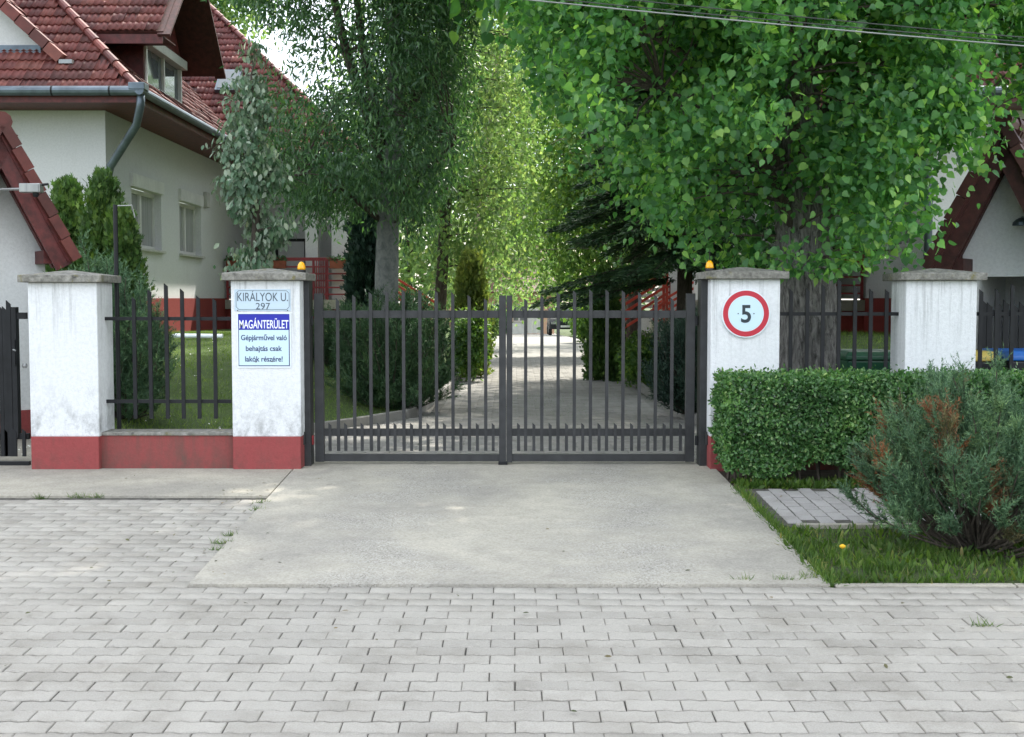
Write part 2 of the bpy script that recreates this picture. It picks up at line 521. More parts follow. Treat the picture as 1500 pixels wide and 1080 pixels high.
class MB:
    def __init__(s):
        s.v, s.f = [], []

    def add(s, vs_, fs):
        k = len(s.v)
        s.v += [tuple(p) for p in vs_]
        s.f += [tuple(k + i for i in f) for f in fs]
        return s

    def box(s, x0, x1, y0, y1, z0, z1):
        return s.add([(x0, y0, z0), (x1, y0, z0), (x1, y1, z0), (x0, y1, z0), (x0, y0, z1), (x1, y0, z1), (x1, y1, z1), (x0, y1, z1)],
                     [(3, 2, 1, 0), (4, 5, 6, 7), (0, 1, 5, 4), (1, 2, 6, 5), (2, 3, 7, 6), (3, 0, 4, 7)])

    def obx(s, o, u, n, u0, u1, n0, n1, z0, z1):
        """box in a wall frame: u along the wall, n outwards"""
        o, u, n = Vector(o), Vector(u), Vector(n)
        P = lambda a, b, c: o + u * a + n * b + Vector((0, 0, c))
        q = [P(u0, n0, z0), P(u1, n0, z0), P(u1, n1, z0), P(u0, n1, z0), P(u0, n0, z1), P(u1, n0, z1), P(u1, n1, z1), P(u0, n1, z1)]
        fs = [(3, 2, 1, 0), (4, 5, 6, 7), (0, 1, 5, 4), (1, 2, 6, 5), (2, 3, 7, 6), (3, 0, 4, 7)]
        if u.cross(n).z < 0:
            fs = [f[::-1] for f in fs]
        return s.add(q, fs)

    def prism(s, poly, off):
        off = Vector(off)
        a = [Vector(p) for p in poly]
        b = [p + off for p in a]
        n = len(a)
        nn = (a[1] - a[0]).cross(a[2] - a[1])
        fs = [tuple(range(n))[::-1], tuple(range(n, 2 * n))] + [(i, (i + 1) % n, n + (i + 1) % n, n + i) for i in range(n)]
        if nn.dot(off) < 0:
            fs = [f[::-1] for f in fs]
        return s.add(a + b, fs)

    def bar(s, a, b, wx, wy, up=(0, 0, 1)):
        a, b = Vector(a), Vector(b)
        d = (b - a).normalized()
        up = Vector(up)
        x = d.cross(up)
        if x.length < 1e-4:
            x = d.cross(Vector((0, 1, 0)))
        x.normalize()
        y = x.cross(d).normalized()
        q = []
        for p in (a, b):
            for sx, sy in ((-1, -1), (1, -1), (1, 1), (-1, 1)):
                q.append(p + x * (sx * wx / 2) + y * (sy * wy / 2))
        return s.add(q, [(0, 1, 2, 3), (7, 6, 5, 4), (0, 4, 5, 1), (1, 5, 6, 2), (2, 6, 7, 3), (3, 7, 4, 0)])

    def tube(s, pts, rad, n=10, caps=True, jit=0.0):
        pts = [Vector(p) for p in pts]
        if isinstance(rad, (int, float)):
            rad = [rad] * len(pts)
        k0 = len(s.v)
        prev = None
        for i, p in enumerate(pts):
            d = (pts[min(i + 1, len(pts) - 1)] - pts[max(i - 1, 0)]).normalized()
            if prev is None:
                x = d.cross(Vector((0, 0, 1)))
                if x.length < 1e-3:
                    x = Vector((1, 0, 0))
            else:
                x = prev - d * prev.dot(d)
            x.normalize()
            prev = x
            y = d.cross(x)
            for j in range(n):
                a = 2 * math.pi * j / n
                r = rad[i] * (1 + (random.uniform(-jit, jit) if jit else 0))
                s.v.append(tuple(p + x * (math.cos(a) * r) + y * (math.sin(a) * r)))
        for i in range(len(pts) - 1):
            for j in range(n):
                a = k0 + i * n + j
                b = k0 + i * n + (j + 1) % n
                s.f.append((a, b, b + n, a + n))
        if caps:
            s.f.append(tuple(k0 + j for j in range(n))[::-1])
            e = k0 + (len(pts) - 1) * n
            s.f.append(tuple(e + j for j in range(n)))
        return s

    def lathe(s, c, prof, n=20):
        c = Vector(c)
        k0 = len(s.v)
        for r, z in prof:
            for j in range(n):
                a = 2 * math.pi * j / n
                s.v.append((c.x + r * math.cos(a), c.y + r * math.sin(a), c.z + z))
        for i in range(len(prof) - 1):
            for j in range(n):
                a = k0 + i * n + j
                b = k0 + i * n + (j + 1) % n
                s.f.append((a, b, b + n, a + n))
        s.f.append(tuple(k0 + j for j in range(n))[::-1])
        e = k0 + (len(prof) - 1) * n
        s.f.append(tuple(e + j for j in range(n)))
        return s

    def build(s, name, mat, parent=None, smooth=False, bevel=0.0, origin=None):
        v = [fx(p) for p in s.v]
        f = [q[::-1] for q in s.f] if FLIP else s.f
        me = bpy.data.meshes.new(name)
        if parent is not None:
            og = ORG[parent.name]
        elif origin is not None:
            og = Vector(origin)
        else:
            a = np.array(v)
            og = Vector(((a[:, 0].min() + a[:, 0].max()) / 2, (a[:, 1].min() + a[:, 1].max()) / 2, a[:, 2].min()))
        me.from_pydata([(p[0] - og.x, p[1] - og.y, p[2] - og.z) for p in v], [], f)
        me.materials.append(MATS[mat])
        if smooth:
            me.polygons.foreach_set("use_smooth", [True] * len(me.polygons))
        me.update()
        o = bpy.data.objects.new(name, me)
        col.objects.link(o)
        ORG[o.name] = og
        if parent is not None:
            o.parent = parent
        else:
            o.location = og
        if bevel:
            b = o.modifiers.new("bevel", 'BEVEL')
            b.width = bevel
            b.segments = 2
            b.limit_method = 'ANGLE'
        return o


def tag(o, label=None, cat=None, group=None, kind=None):
    if label:
        o["label"] = label
    if cat:
        o["category"] = cat
    if group:
        o["group"] = group
    if kind:
        o["kind"] = kind
    return o


def thing(name, label, cat, loc, group=None):
    o = bpy.data.objects.new(name, None)
    col.objects.link(o)
    p = Vector(fx(loc))
    o.location = p
    o.empty_display_size = 0.2
    ORG[o.name] = p.copy()
    tag(o, label, cat, group)
    return o


def inst(mesh, name, parent, loc, rot=None, mat3=None):
    """one piece that shares its mesh with its likes"""
    o = bpy.data.objects.new(name, mesh)
    col.objects.link(o)
    o.parent = parent
    lp = Vector(loc) - ORG[parent.name]
    if mat3 is not None:
        o.matrix_local = Matrix.Translation(lp) @ mat3.to_4x4()
    else:
        o.location = lp
        if rot:
            o.rotation_euler = rot
    ORG[o.name] = ORG[parent.name]
    return o


def np_mesh(name, V, Fc, mat, parent=None, kind=None, smooth=False, origin=None):
    """V (N,3) world coordinates, Fc (M,k) constant size faces"""
    V = np.asarray(V, dtype=np.float32)
    if FLIP:
        V = V.copy()
        V[:, 0] = 0.2 - V[:, 0]
        Fc = Fc[:, ::-1]
    og = ORG[parent.name] if parent is not None else (Vector(origin) if origin is not None else Vector((0, 0, 0)))
    V = V - np.array(og, dtype=np.float32)
    me = bpy.data.meshes.new(name)
    k = Fc.shape[1]
    me.vertices.add(len(V))
    me.vertices.foreach_set("co", V.ravel())
    me.loops.add(Fc.size)
    me.loops.foreach_set("vertex_index", Fc.ravel().astype(np.int32))
    me.polygons.add(len(Fc))
    me.polygons.foreach_set("loop_start", np.arange(0, Fc.size, k, dtype=np.int32))
    me.polygons.foreach_set("loop_total", np.full(len(Fc), k, dtype=np.int32))
    if smooth:
        me.polygons.foreach_set("use_smooth", np.ones(len(Fc), dtype=bool))
    me.materials.append(MATS[mat])
    me.update(calc_edges=True)
    o = bpy.data.objects.new(name, me)
    col.objects.link(o)
    ORG[o.name] = og
    if parent is not None:
        o.parent = parent
    else:
        o.location = og
    if kind:
        o["kind"] = kind
    return o


def norm(a):
    return a / np.maximum(np.linalg.norm(a, axis=1, keepdims=True), 1e-9)


def scatter(name, tmpl, pos, nrm, ydir, scale, mat, parent=None, kind=None, origin=None):
    TV, TF = tmpl
    TV = np.asarray(TV, dtype=np.float32)
    TF = np.asarray(TF, dtype=np.int64)
    pos = np.asarray(pos, dtype=np.float32)
    Y = norm(ydir)
    Z = norm(nrm - Y * np.sum(nrm * Y, axis=1, keepdims=True))
    X = np.cross(Y, Z)
    sc = np.asarray(scale).reshape(-1, 1, 1)
    V = pos[:, None, :] + sc * (TV[None, :, 0:1] * X[:, None, :] + TV[None, :, 1:2] * Y[:, None, :] + TV[None, :, 2:3] * Z[:, None, :])
    n, k = len(pos), len(TV)
    Fc = (TF[None, :, :] + (np.arange(n) * k)[:, None, None]).reshape(-1, TF.shape[1])
    return np_mesh(name, V.reshape(-1, 3), Fc, mat, parent, kind, origin=origin)


# leaf shapes: y from stalk to tip, z the fold
HEART = ([(0, 0, 0), (-.22, -.05, .03), (-.46, .20, .07), (-.40, .48, .05), (-.17, .78, .02), (0, 1.02, -.06), (.17, .78, .02), (.40, .48, .05), (.46, .20, .07), (.22, -.05, .03), (0, .5, -.02)],
         [(10, 0, 1), (10, 1, 2), (10, 2, 3), (10, 3, 4), (10, 4, 5), (10, 5, 6), (10, 6, 7), (10, 7, 8), (10, 8, 9), (10, 9, 0)])
OVAL = ([(0, 0, 0), (-.26, .35, .05), (-.20, .72, .03), (0, 1, -.03), (.20, .72, .03), (.26, .35, .05)],
        [(0, 2, 1), (0, 3, 2), (0, 4, 3), (0, 5, 4)])
LANCE = ([(0, 0, 0), (-.14, .45, .04), (0, 1, -.05), (.14, .45, .04)], [(0, 2, 1), (0, 3, 2)])
PLUME = ([(0, 0, 0), (-.16, .35, .03), (-.10, .75, .05), (0, 1, 0), (.10, .75, .05), (.16, .35, .03)],
         [(0, 2, 1), (0, 3, 2), (0, 4, 3), (0, 5, 4)])
NEEDLE = ([(-.09, 0, 0), (.09, 0, 0), (0, 1, .04)], [(0, 1, 2)])
SPRAY = ([(0, 0, 0), (-.34, .55, .02), (-.12, .60, .0), (-.14, 1.0, .05), (.06, .66, .0), (.22, .92, -.03), (.16, .5, 0), (.36, .42, .04)],
         [(0, 2, 1), (0, 3, 2), (0, 4, 3), (0, 6, 4), (4, 6, 5), (0, 7, 6)])
BLADE = ([(-.035, 0, 0), (.035, 0, 0), (-.03, .45, .05), (.03, .45, .05), (0, 1, .28)], [(0, 1, 3), (0, 3, 2), (2, 3, 4)])
BROAD = ([(-.04, 0, 0), (.04, 0, 0), (-.15, .45, .10), (.15, .45, .10), (-.10, .8, .16), (.10, .8, .16), (0, 1, .16)],
         [(0, 1, 3), (0, 3, 2), (2, 3, 5), (2, 5, 4), (4, 5, 6)])


def rnd_unit(n):
    return norm(rng.normal(size=(n, 3)))


def in_poly(px, py, poly):
    poly = np.asarray(poly, dtype=float)
    x0, y0 = poly[:, 0], poly[:, 1]
    x1, y1 = np.roll(x0, -1), np.roll(y0, -1)
    res = np.zeros(len(px), dtype=bool)
    for a, b, c, d in zip(x0, y0, x1, y1):
        cond = ((b > py) != (d > py)) & (px < (c - a) * (py - b) / (d - b + 1e-12) + a)
        res ^= cond
    return res

# ================================================================== SETTING
# one ground sheet to the horizon: level street, slope up to the gate, level yard
ys = [-80, 0, 3, 6, GY, 14, 30, 44, 57, 70, 90, 200, 700]
YARD = lambda y: float(np.interp(y, [44, 70, 120], [0, -.6, -.9]))   # the yard falls away beyond the drive
xs = [-500, -120, -40, -14, -6, 0, 6, 14, 40, 120, 500]
V = [(x, y, gz(y) + YARD(y) - 0.09) for y in ys for x in xs]
nx = len(xs)
Fc = np.array([(j * nx + i, j * nx + i + 1, (j + 1) * nx + i + 1, (j + 1) * nx + i) for j in range(len(ys) - 1) for i in range(nx - 1)])
np_mesh("ground", V, Fc, "far_ground", kind="structure")


def slab(name, poly, top, thick, mat, kind="structure", parent=None, bevel=0.0):
    """slab on the sloped entrance; poly in x,y; top = height above the slope"""
    m = MB()
    pts = [(x, y, gz(y) + top) for x, y in poly]
    m.prism([(x, y, z - thick) for x, y, z in pts], (0, 0, thick))
    o = m.build(name, mat, parent, bevel=bevel)
    if kind and parent is None:
        o["kind"] = kind
    return o


aL0, aR0 = on_ground(428, 692), on_ground(1046, 687)
aL1, aR1 = on_ground(276, 859), on_ground(1206, 849)
ys_edge = aL1.y
# concrete apron (slope part and level part under the gate share one slab name each)
AL = lambda y: aL1.x + (aL0.x - aL1.x) * (y - aL1.y) / (aL0.y - aL1.y)
AR = lambda y: aR1.x + (aR0.x - aR1.x) * (y - aR1.y) / (aR0.y - aR1.y)
m = MB()
yy = [ys_edge, 7.5, 8.3, 9.2, GY, 10.72]
top = 0.012
pts = []
for i, y in enumerate(yy):
    for t in (0, 0.25, 0.5, 0.75, 1):
        pts.append((AL(y) + t * (AR(y) - AL(y)), y, gz(y) + top))
n5 = 5
fs = [(j * n5 + i, j * n5 + i + 1, (j + 1) * n5 + i + 1, (j + 1) * n5 + i) for j in range(len(yy) - 1) for i in range(4)]
m.add(pts, fs)
# front and side faces of the slab
for a, b in [((0, 0), (0, 4))]:
    p, q = pts[0], pts[4]
    m.add([(p[0], p[1], p[2] - .1), (q[0], q[1], q[2] - .1), q, p], [(0, 1, 2, 3)])
for side in (0, 4):
    for j in range(len(yy) - 1):
        p, q = pts[j * n5 + side], pts[(j + 1) * n5 + side]
        m.add([(p[0], p[1], p[2] - .1), (q[0], q[1], q[2] - .1), q, p], [(0, 1, 2, 3) if side else (3, 2, 1, 0)])
tag(m.build("concrete_apron", "apron_concrete"), kind="structure")

yS = on_ground(200, 728).y      # edge of the concrete strip before the fence
slab("concrete_strip", [(-9, yS), (AL(yS) - 0.012, yS), (AL(GY) - 0.012, GY), (AL(GY) - 0.012, GY + 0.02), (-9, GY + 0.02)], 0.010, 0.1, "strip_concrete", bevel=0.004)
slab("gate_threshold", [(-9, GY + 0.024), (AL(GY) - .02, GY + 0.024), (AL(10.72) - .02, 10.72), (-9, 10.72)], 0.006, 0.08, "strip_concrete")

# ---- street paving: waved concrete pavers, half bond, joints of sand
PW, PH, JT = 0.2245, 0.1125, 0.0055
pav_base = MB()
pav_base.prism([(-7, 2.0, gz(2.0) - .1), (7, 2.0, gz(2.0) - .1), (7, ys_edge - .004, gz(ys_edge) - .1), (-7, ys_edge - .004, gz(ys_edge) - .1)], (0, 0, 0.0915))
pav_base.prism([(-9, ys_edge, gz(ys_edge) - .1), (AL(ys_edge) - .004, ys_edge, gz(ys_edge) - .1), (AL(yS) - .004, yS - .004, gz(yS) - .1), (-9, yS - .004, gz(yS) - .1)], (0, 0, 0.0915))
pavement = pav_base.build("street_pavement", "joint_sand", origin=(0, 5, gz(5)))
pavement["kind"] = "structure"


def paver_template(amp=0.0065, Wd=PW, Hd=PH, JT=.0032, JR=.0125):
    w2, h2 = (Wd - JT) / 2, (Hd - JR) / 2
    out = []
    K = 7
    for i in range(K):
        t = i / (K - 1)
        out.append((-w2 + 2 * w2 * t, -h2 + amp * math.sin(4 * math.pi * t)))
    for i in range(K):
        t = 1 - i / (K - 1)
        out.append((-w2 + 2 * w2 * t, h2 + amp * math.sin(4 * math.pi * t)))
    n = len(out)
    V = []
    ch = 0.004
    for x, y in out:
        V.append((x - math.copysign(ch, x) if abs(x) > ch else x, y - math.copysign(ch, y), 0.0))
    V += [(x, y, -0.0045) for x, y in out]
    V += [(x, y, -0.03) for x, y in out]
    Fq = [tuple(range(n))]
    for i in range(n):
        j = (i + 1) % n
        Fq.append((n + i, n + j, j, i))
        Fq.append((2 * n + i, 2 * n + j, n + j, n + i))
    return V, Fq


PT = paver_template()


def tri_template(T):
    V, Fs = T
    V = list(V) + [(0, 0, 0)]          # centre of the top face: the waved outline is not convex
    out = [(len(V) - 1, Fs[0][i], Fs[0][(i + 1) % len(Fs[0])]) for i in range(len(Fs[0]))]
    for f in Fs[1:]:
        for i in range(1, len(f) - 1):
            out.append((f[0], f[i], f[i + 1]))
    return V, out


def field_of_pavers(x0, x1, y0, y1, keep, along_y=False, jx=0.0):
    res = []
    row = 0
    if not along_y:
        y = y0
        while y < y1:
            x = x0 + (PW / 2 if row % 2 else 0)
            while x < x1:
                if keep(x, y):
                    res.append((x, y))
                x += PW
            y += PH
            row += 1
    else:
        x = x0
        while x < x1:
            y = y0 + (PW / 2 if row % 2 else 0)
            while y < y1:
                if keep(x, y):
                    res.append((x, y))
                y += PW
            x += PH
            row += 1
    return res


def keep_street(x, y):
    if y < ys_edge - PH * 0.5 - 0.01:
        return True
    return y < yS - PH * .5 - .01 and x < AL(y) - PW * .36


spots = field_of_pavers(-5.6, 5.6, 3.6, yS, keep_street)
mesh_pv = bpy.data.meshes.new("paver")
mesh_pv.from_pydata(PT[0], [], PT[1])
mesh_pv.materials.append(MATS["paver_grey"])
vis = [p for p in spots if abs(p[0]) < p[1] * (750 / F) + .12 and p[1] > 4.52]
vis.sort(key=lambda p: p[1])
near = set(vis[:300])
tilt = math.atan(SL)


def paver_pose(x, y):
    return Vector((x + random.gauss(0, .0012), y + random.gauss(0, .0012), gz(y) + random.gauss(0, .0012))), Euler((tilt + random.gauss(0, .006), random.gauss(0, .006), random.gauss(0, .008)))


PTV, PTF = tri_template(PT)
PTV = np.array(PTV)
PTF = np.array(PTF)


def joined_pavers(name, lst, mat, parent, pose):
    Vs, Fs = [], []
    for i, (x, y) in enumerate(lst):
        p, e = pose(x, y)
        M = np.array(e.to_matrix())
        Vs.append(PTV @ M.T + np.array(p))
        Fs.append(PTF + i * len(PTV))
    return np_mesh(name, np.concatenate(Vs), np.concatenate(Fs), mat, parent, "stuff")


for (x, y) in vis[:300]:
    p, e = paver_pose(x, y)
    inst(mesh_pv, "paver", pavement, p, e)
def clip_left(poly, fn):
    """part of a polygon left of the line x = fn(y)"""
    out = []
    for i in range(len(poly)):
        p, q = poly[i], poly[(i + 1) % len(poly)]
        dp, dq = fn(p[1]) - p[0], fn(q[1]) - q[0]
        if dp >= 0:
            out.append(p)
        if dp * dq < 0:
            t = dp / (dp - dq)
            out.append((p[0] + (q[0] - p[0]) * t, p[1] + (q[1] - p[1]) * t))
    return out


row = 0
y = 3.6
while y < yS - PH * .5 - .01:
    if y >= ys_edge - PH * 0.5 - 0.01:
        x = -5.6 + (PW / 2 if row % 2 else 0)
        while x < 0:
            if not keep_street(x, y) and x - PW / 2 < AL(y) - .03:
                w2, h2 = (PW - .0055) / 2, (PH - .0105) / 2
                pc_ = clip_left([(x - w2, y - h2), (x + w2, y - h2), (x + w2, y + h2), (x - w2, y + h2)], lambda yy: AL(yy) - .008)
                if len(pc_) >= 3 and max(p[0] for p in pc_) - min(p[0] for p in pc_) > .02:
                    MB().prism([(a, b, gz(b) - .03) for a, b in pc_], (0, 0, .0295)).build("paver", "paver_grey", pavement, bevel=.003)
            x += PW
    y += PH
    row += 1
joined_pavers("far_pavers", [p for p in spots if p not in near], "paver_grey", pavement, paver_pose)

# ---- footpath on the right, beyond a grass verge
yk = on_ground(1200, 771).y
yf = on_ground(1200, 716).y
fp = MB()
fp.prism([(AR(yk) + .03, yk, gz(yk) - .1), (7.5, yk, gz(yk) - .1), (7.5, yf, gz(yf) - .1), (AR(yf) + .03, yf, gz(yf) - .1)], (0, 0, 0.099))
footpath = fp.build("footpath", "joint_sand", origin=(4, 8.6, gz(8.6)))
footpath["kind"] = "structure"
mesh_fp = bpy.data.meshes.new("paver_path")
mesh_fp.from_pydata([(-y, x, z) for x, y, z in paver_template(.002, JT=.022, JR=.008)[0]], [], PT[1])
mesh_fp.materials.append(MATS["path_paver"])
fspots = field_of_pavers(AR(yk) - .6, 5.0, yk + .07, yf, lambda x, y: x > AR(y - .11) + .10 and yk + .09 < y < yf - PW * .45, along_y=True)
for (x, y) in fspots:
    p, e = paver_pose(x, y)
    inst(mesh_fp, "paver", footpath, p + Vector((0, 0, .004)), e)
k = MB()
for i in range(6):
    x0 = AR(yk) + .16 + i * 1.0
    k.box(x0, x0 + .992, yk - .05, yk - .004, gz(yk) - .12, gz(yk) + .022)
tag(k.build("path_edging", "strip_concrete", bevel=.004), kind="structure")
k = MB()
for i in range(6):
    x0 = AR(ys_edge) + .03 + i * 1.0
    k.box(x0, x0 + .99, ys_edge - .012, ys_edge + .05, gz(ys_edge) - .12, gz(ys_edge) + .006)
tag(k.build("street_edging", "strip_concrete", bevel=.004), kind="structure")
slab("verge", [(AR(ys_edge + .05) + .004, ys_edge + .05), (7.5, ys_edge + .05), (7.5, yk - .05), (AR(yk - .05) + .004, yk - .05)], -.006, .07, "verge_soil")
slab("planting_bed", [(AR(yf) + .004, yf), (7.5, yf), (7.5, 10.3), (AR(10.3) + .004, 10.3)], -.004, .07, "soil")

# ---- the drive inside the gate, level
XL = lambda y: float(np.interp(y, [10.7, 13.2, 13.7, 14.9, 18.7, 25, 42, 60], [-2.4, -2.3, -1.75, -1.15, -0.98, -0.92, -0.9, -0.9]))
XR = lambda y: float(np.interp(y, [10.7, 13.2, 14.6, 18.7, 22.6, 23.2, 25.6, 26.4, 42, 60], [2.35, 2.25, 2.07, 2.0, 2.1, 2.7, 2.7, 1.85, 2.4, 2.6]))
ydr = [10.722, 11.5, 12.4, 13.2, 13.7, 14.3, 14.9, 16.5, 18.7, 21, 22.6, 23.2, 25.6, 26.4, 30, 36, 40, 44, 50, 57, 63, 70, 76]
V, Fs = [], []
for y in ydr:
    for t in np.linspace(0, 1, 6):
        V.append((XL(y) + t * (XR(y) - XL(y)), y, YARD(y) - 0.012))
for j in range(len(ydr) - 1):
    for i in range(5):
        a = j * 6 + i
        Fs.append((a, a + 1, a + 7, a + 6))
drive = np_mesh("driveway", V, np.array(Fs), "yard_paver", kind="structure")


def drive_pose(x, y):
    return Vector((x, y, random.gauss(0, .0015))), Euler((random.gauss(0, .006), random.gauss(0, .006), random.gauss(0, .006)))


def kp(x, y):
    if not (XL(y) + .1 < x < XR(y) - .1):
        return False
    return True


joined_pavers("drive_pavers", field_of_pavers(-2.5, 2.9, 10.80, 30, kp), "yard_paver", drive, drive_pose)

# kerbs along the drive
for sgn, fn, lo in ((-1, XL, 10.74), (1, XR, 10.74)):
    k = MB()
    y = lo
    while y < 43:
        x0, x1 = fn(y) + sgn * .045, fn(y + .97) + sgn * .045
        k.bar((x0, y, .015), (x1, y + .97, .015), .08, .16)
        y += .985
    tag(k.build("drive_kerb", "yard_paver", bevel=.008), kind="structure")


# ---- lawns rising to the houses
def lawn_z(x, y):
    if -5.25 < x < -4.02 and y < 12.75:      # level path behind the pedestrian gate
        return -.03
    d = (XL(y) - x) if x < 0.5 else (x - XR(y))
    d = max(d, 0)
    t = min(max((d - 0.15) / 2.2, 0), 1)
    t = t * t * (3 - 2 * t)
    ny = np.interp(y, [10.5, 11.5, 14, 19, 27, 60], [.30, .36, .60, .86, .78, .4])
    return .035 + t * (ny - .035) + YARD(y)


def lawn(name, sgn):
    fn = XL if sgn < 0 else XR
    yl = np.concatenate([np.linspace(10.56, 20, 34), np.linspace(20.6, 60, 30)])
    dl = np.concatenate([np.linspace(0.095, 3, 22), np.linspace(3.4, 16, 12)])
    V, Fs = [], []
    for y in yl:
        for d in dl:
            x = fn(y) + sgn * d
            V.append((x, y, lawn_z(x, y)))
    nn = len(dl)
    for j in range(len(yl) - 1):
        for i in range(nn - 1):
            a = j * nn + i
            q = (a, a + 1, a + nn + 1, a + nn)
            Fs.append(q if sgn > 0 else q[::-1])
    return np_mesh(name, V, np.array(Fs), "lawn_soil", kind="structure", smooth=True)


lawn("lawn", -1)
lawn("lawn", 1)

# ================================================================== PILLARS
PD = 0.40     # pillar depth


def pillar(x0, x1, label, ztop_px, plinth_px=640, base_px=692):
    A, B = at(x0, 500, GY), at(x1, 500, GY)
    zt = at(x0, ztop_px, GY).z
    zp = at(x0, plinth_px, GY).z
    xa, xb = A.x, B.x
    r = thing("gate_pillar", label, "pillar", ((xa + xb) / 2, GY + PD / 2, 0), "white stucco pillars along the fence")
    MB().box(xa, xb, GY, GY + PD, zp, zt).build("shaft", "pillar_stucco", r, bevel=.008)
    MB().box(xa + .004, xb - .004, GY - .012, GY + PD + .012, -.12, zp + .002).build("plinth", "plinth_red", r, bevel=.006)
    # weathered pyramid cap
    ov = .062
    c = MB()
    x0_, x1_, y0_, y1_ = xa - ov, xb + ov, GY - ov, GY + PD + ov
    z0, z1, z2 = zt + .001, zt + .062, zt + .105
    xm, ym = (x0_ + x1_) / 2, (y0_ + y1_) / 2
    c.add([(x0_, y0_, z0), (x1_, y0_, z0), (x1_, y1_, z0), (x0_, y1_, z0), (x0_, y0_, z1), (x1_, y0_, z1), (x1_, y1_, z1), (x0_, y1_, z1), (xm - .03, ym, z2), (xm + .03, ym, z2)],
          [(3, 2, 1, 0), (0, 1, 5, 4), (1, 2, 6, 5), (2, 3, 7, 6), (3, 0, 4, 7), (4, 5, 9, 8), (5, 6, 9), (6, 7, 8, 9), (7, 4, 8)])
    c.build("cap", "cap_concrete", r, bevel=.007)
    return r, xa, xb, zt, zp


P1 = pillar(42, 143, "white pillar with red base left of the sign pillar, between pedestrian gate and fence", 414)
P2 = pillar(339, 440, "white pillar with red base carrying the street name and blue notice signs", 411)
P3 = pillar(1041, 1142, "white pillar right of the gate with the round speed limit sign", 409)
P4 = pillar(1326, 1430, "white pillar rising behind the clipped hedge, beside the green bin", 411)

FY = GY + 0.20      # fence plane


def flat_bar(zb, zt, wd, dp, pointed=True):
    """upright bar with a slanted cut tip, standing at the origin"""
    m = MB()
    w2, d2 = wd / 2, dp / 2
    cut = wd * .9 if pointed else 0
    m.add([(-w2, -d2, zb), (w2, -d2, zb), (w2, d2, zb), (-w2, d2, zb), (-w2, -d2, zt), (w2, -d2, zt - cut), (w2, d2, zt - cut), (-w2, d2, zt)],
          [(3, 2, 1, 0), (4, 5, 6, 7), (0, 1, 5, 4), (1, 2, 6, 5), (2, 3, 7, 6), (3, 0, 4, 7)])
    return m


def fence(name, label, x0, x1, rails_px, pickets, bot_px, mat="steel_dark", Y=FY):
    xa, xb = at(x0, 500, Y).x, at(x1, 500, Y).x
    r = thing(name, label, "fence", ((xa + xb) / 2, Y, 0))
    for py in rails_px:
        z = at(600, py, Y).z
        MB().box(xa, xb, Y - .014, Y + .014, z - .015, z + .015).build("rail", mat, r)
    zb = at(600, bot_px, Y).z
    for px, py in pickets:
        p = at(px, py, Y)
        m = flat_bar(zb, p.z, .031, .018)
        m.v = [(x + p.x, y + Y - .024, z) for x, y, z in m.v]
        m.build("picket", mat, r)
    return r


fence("metal_fence", "dark metal picket fence between the two left pillars, lawn behind it", 150, 338, (467, 588),
      [(197, 435), (220, 424), (244, 415), (267.5, 423), (291, 433), (315, 437)], 613)
fence("metal_fence", "dark metal picket fence in front of the thick tree trunk", 1142, 1326, (460, 588),
      [(1158, 423), (1182, 422), (1205, 416), (1228.5, 409), (1252, 418), (1275, 423), (1298, 424)], 613)
fence("metal_fence", "dark metal picket fence at the right picture edge before the bins", 1430, 1560, (460, 588),
      [(1436, 424), (1459, 423), (1482, 416), (1505, 411), (1528, 418), (1550, 424)], 613)

# low retaining wall between the left pillars and behind the hedge
wz = at(250, 632, GY + .12).z
for xa, xb, lb in ((P1[2] - .02, P2[1] + .02, "low red wall with dark stains between the two left pillars"),
                   (P3[2] - .02, P4[1] + .02, "low red wall hidden behind the clipped hedge")):
    r = thing("low_wall", lb, "wall", ((xa + xb) / 2, GY + .2, 0))
    MB().box(xa, xb, GY + .06, GY + .30, -.1, wz - .03).build("wall_body", "wall_red", r)
    MB().box(xa, xb, GY + .045, GY + .315, wz - .029, wz).build("coping", "cap_concrete", r, bevel=.006)

# ================================================================== GATE
GYY = GY + 0.29
gate_root = thing("driveway_gate", "double-leaf dark grey metal gate across the driveway", "gate", (at(740, 600, GYY).x, GYY, 0))


def rect(mb, x0, x1, py0, py1, y0, y1):
    z1, z0 = at(700, py0, GYY).z, at(700, py1, GYY).z
    mb.box(at(x0, 500, GYY).x, at(x1, 500, GYY).x, GYY + y0, GYY + y1, z0, z1)
    return mb


def leaf(xa, xb, arch_bars, short_bars, lo_side):
    frame = gate_root
    rect(MB(), *( (461, 474, 430, 676) if lo_side else (1004.5, 1017.5, 430, 676)), -.03, .03).build("stile", "steel", frame, bevel=.003)
    rect(MB(), *( (731, 741.2, 433, 677) if lo_side else (742, 750.5, 433, 677)), -.032, .032).build("stile", "steel", frame, bevel=.003)
    for a, b in ((455, 466), (628, 638.5), (665.5, 675.5)):
        rect(MB(), xa, xb, a, b, -.02, .02).build("rail", "steel", frame, bevel=.002)
    zb = at(700, 660, GYY).z
    for px, py in arch_bars:
        p = at(px, py, GYY)
        m = flat_bar(zb, p.z, .028, .016)
        m.v = [(x + p.x, y + GYY - .029, z) for x, y, z in m.v]
        m.build("bar", "steel", frame)
    for px in short_bars:
        p = at(px, 619, GYY)
        m = flat_bar(zb, p.z, .026, .016)
        m.v = [(x + p.x, y + GYY - .029, z) for x, y, z in m.v]
        m.build("bar", "steel", frame)


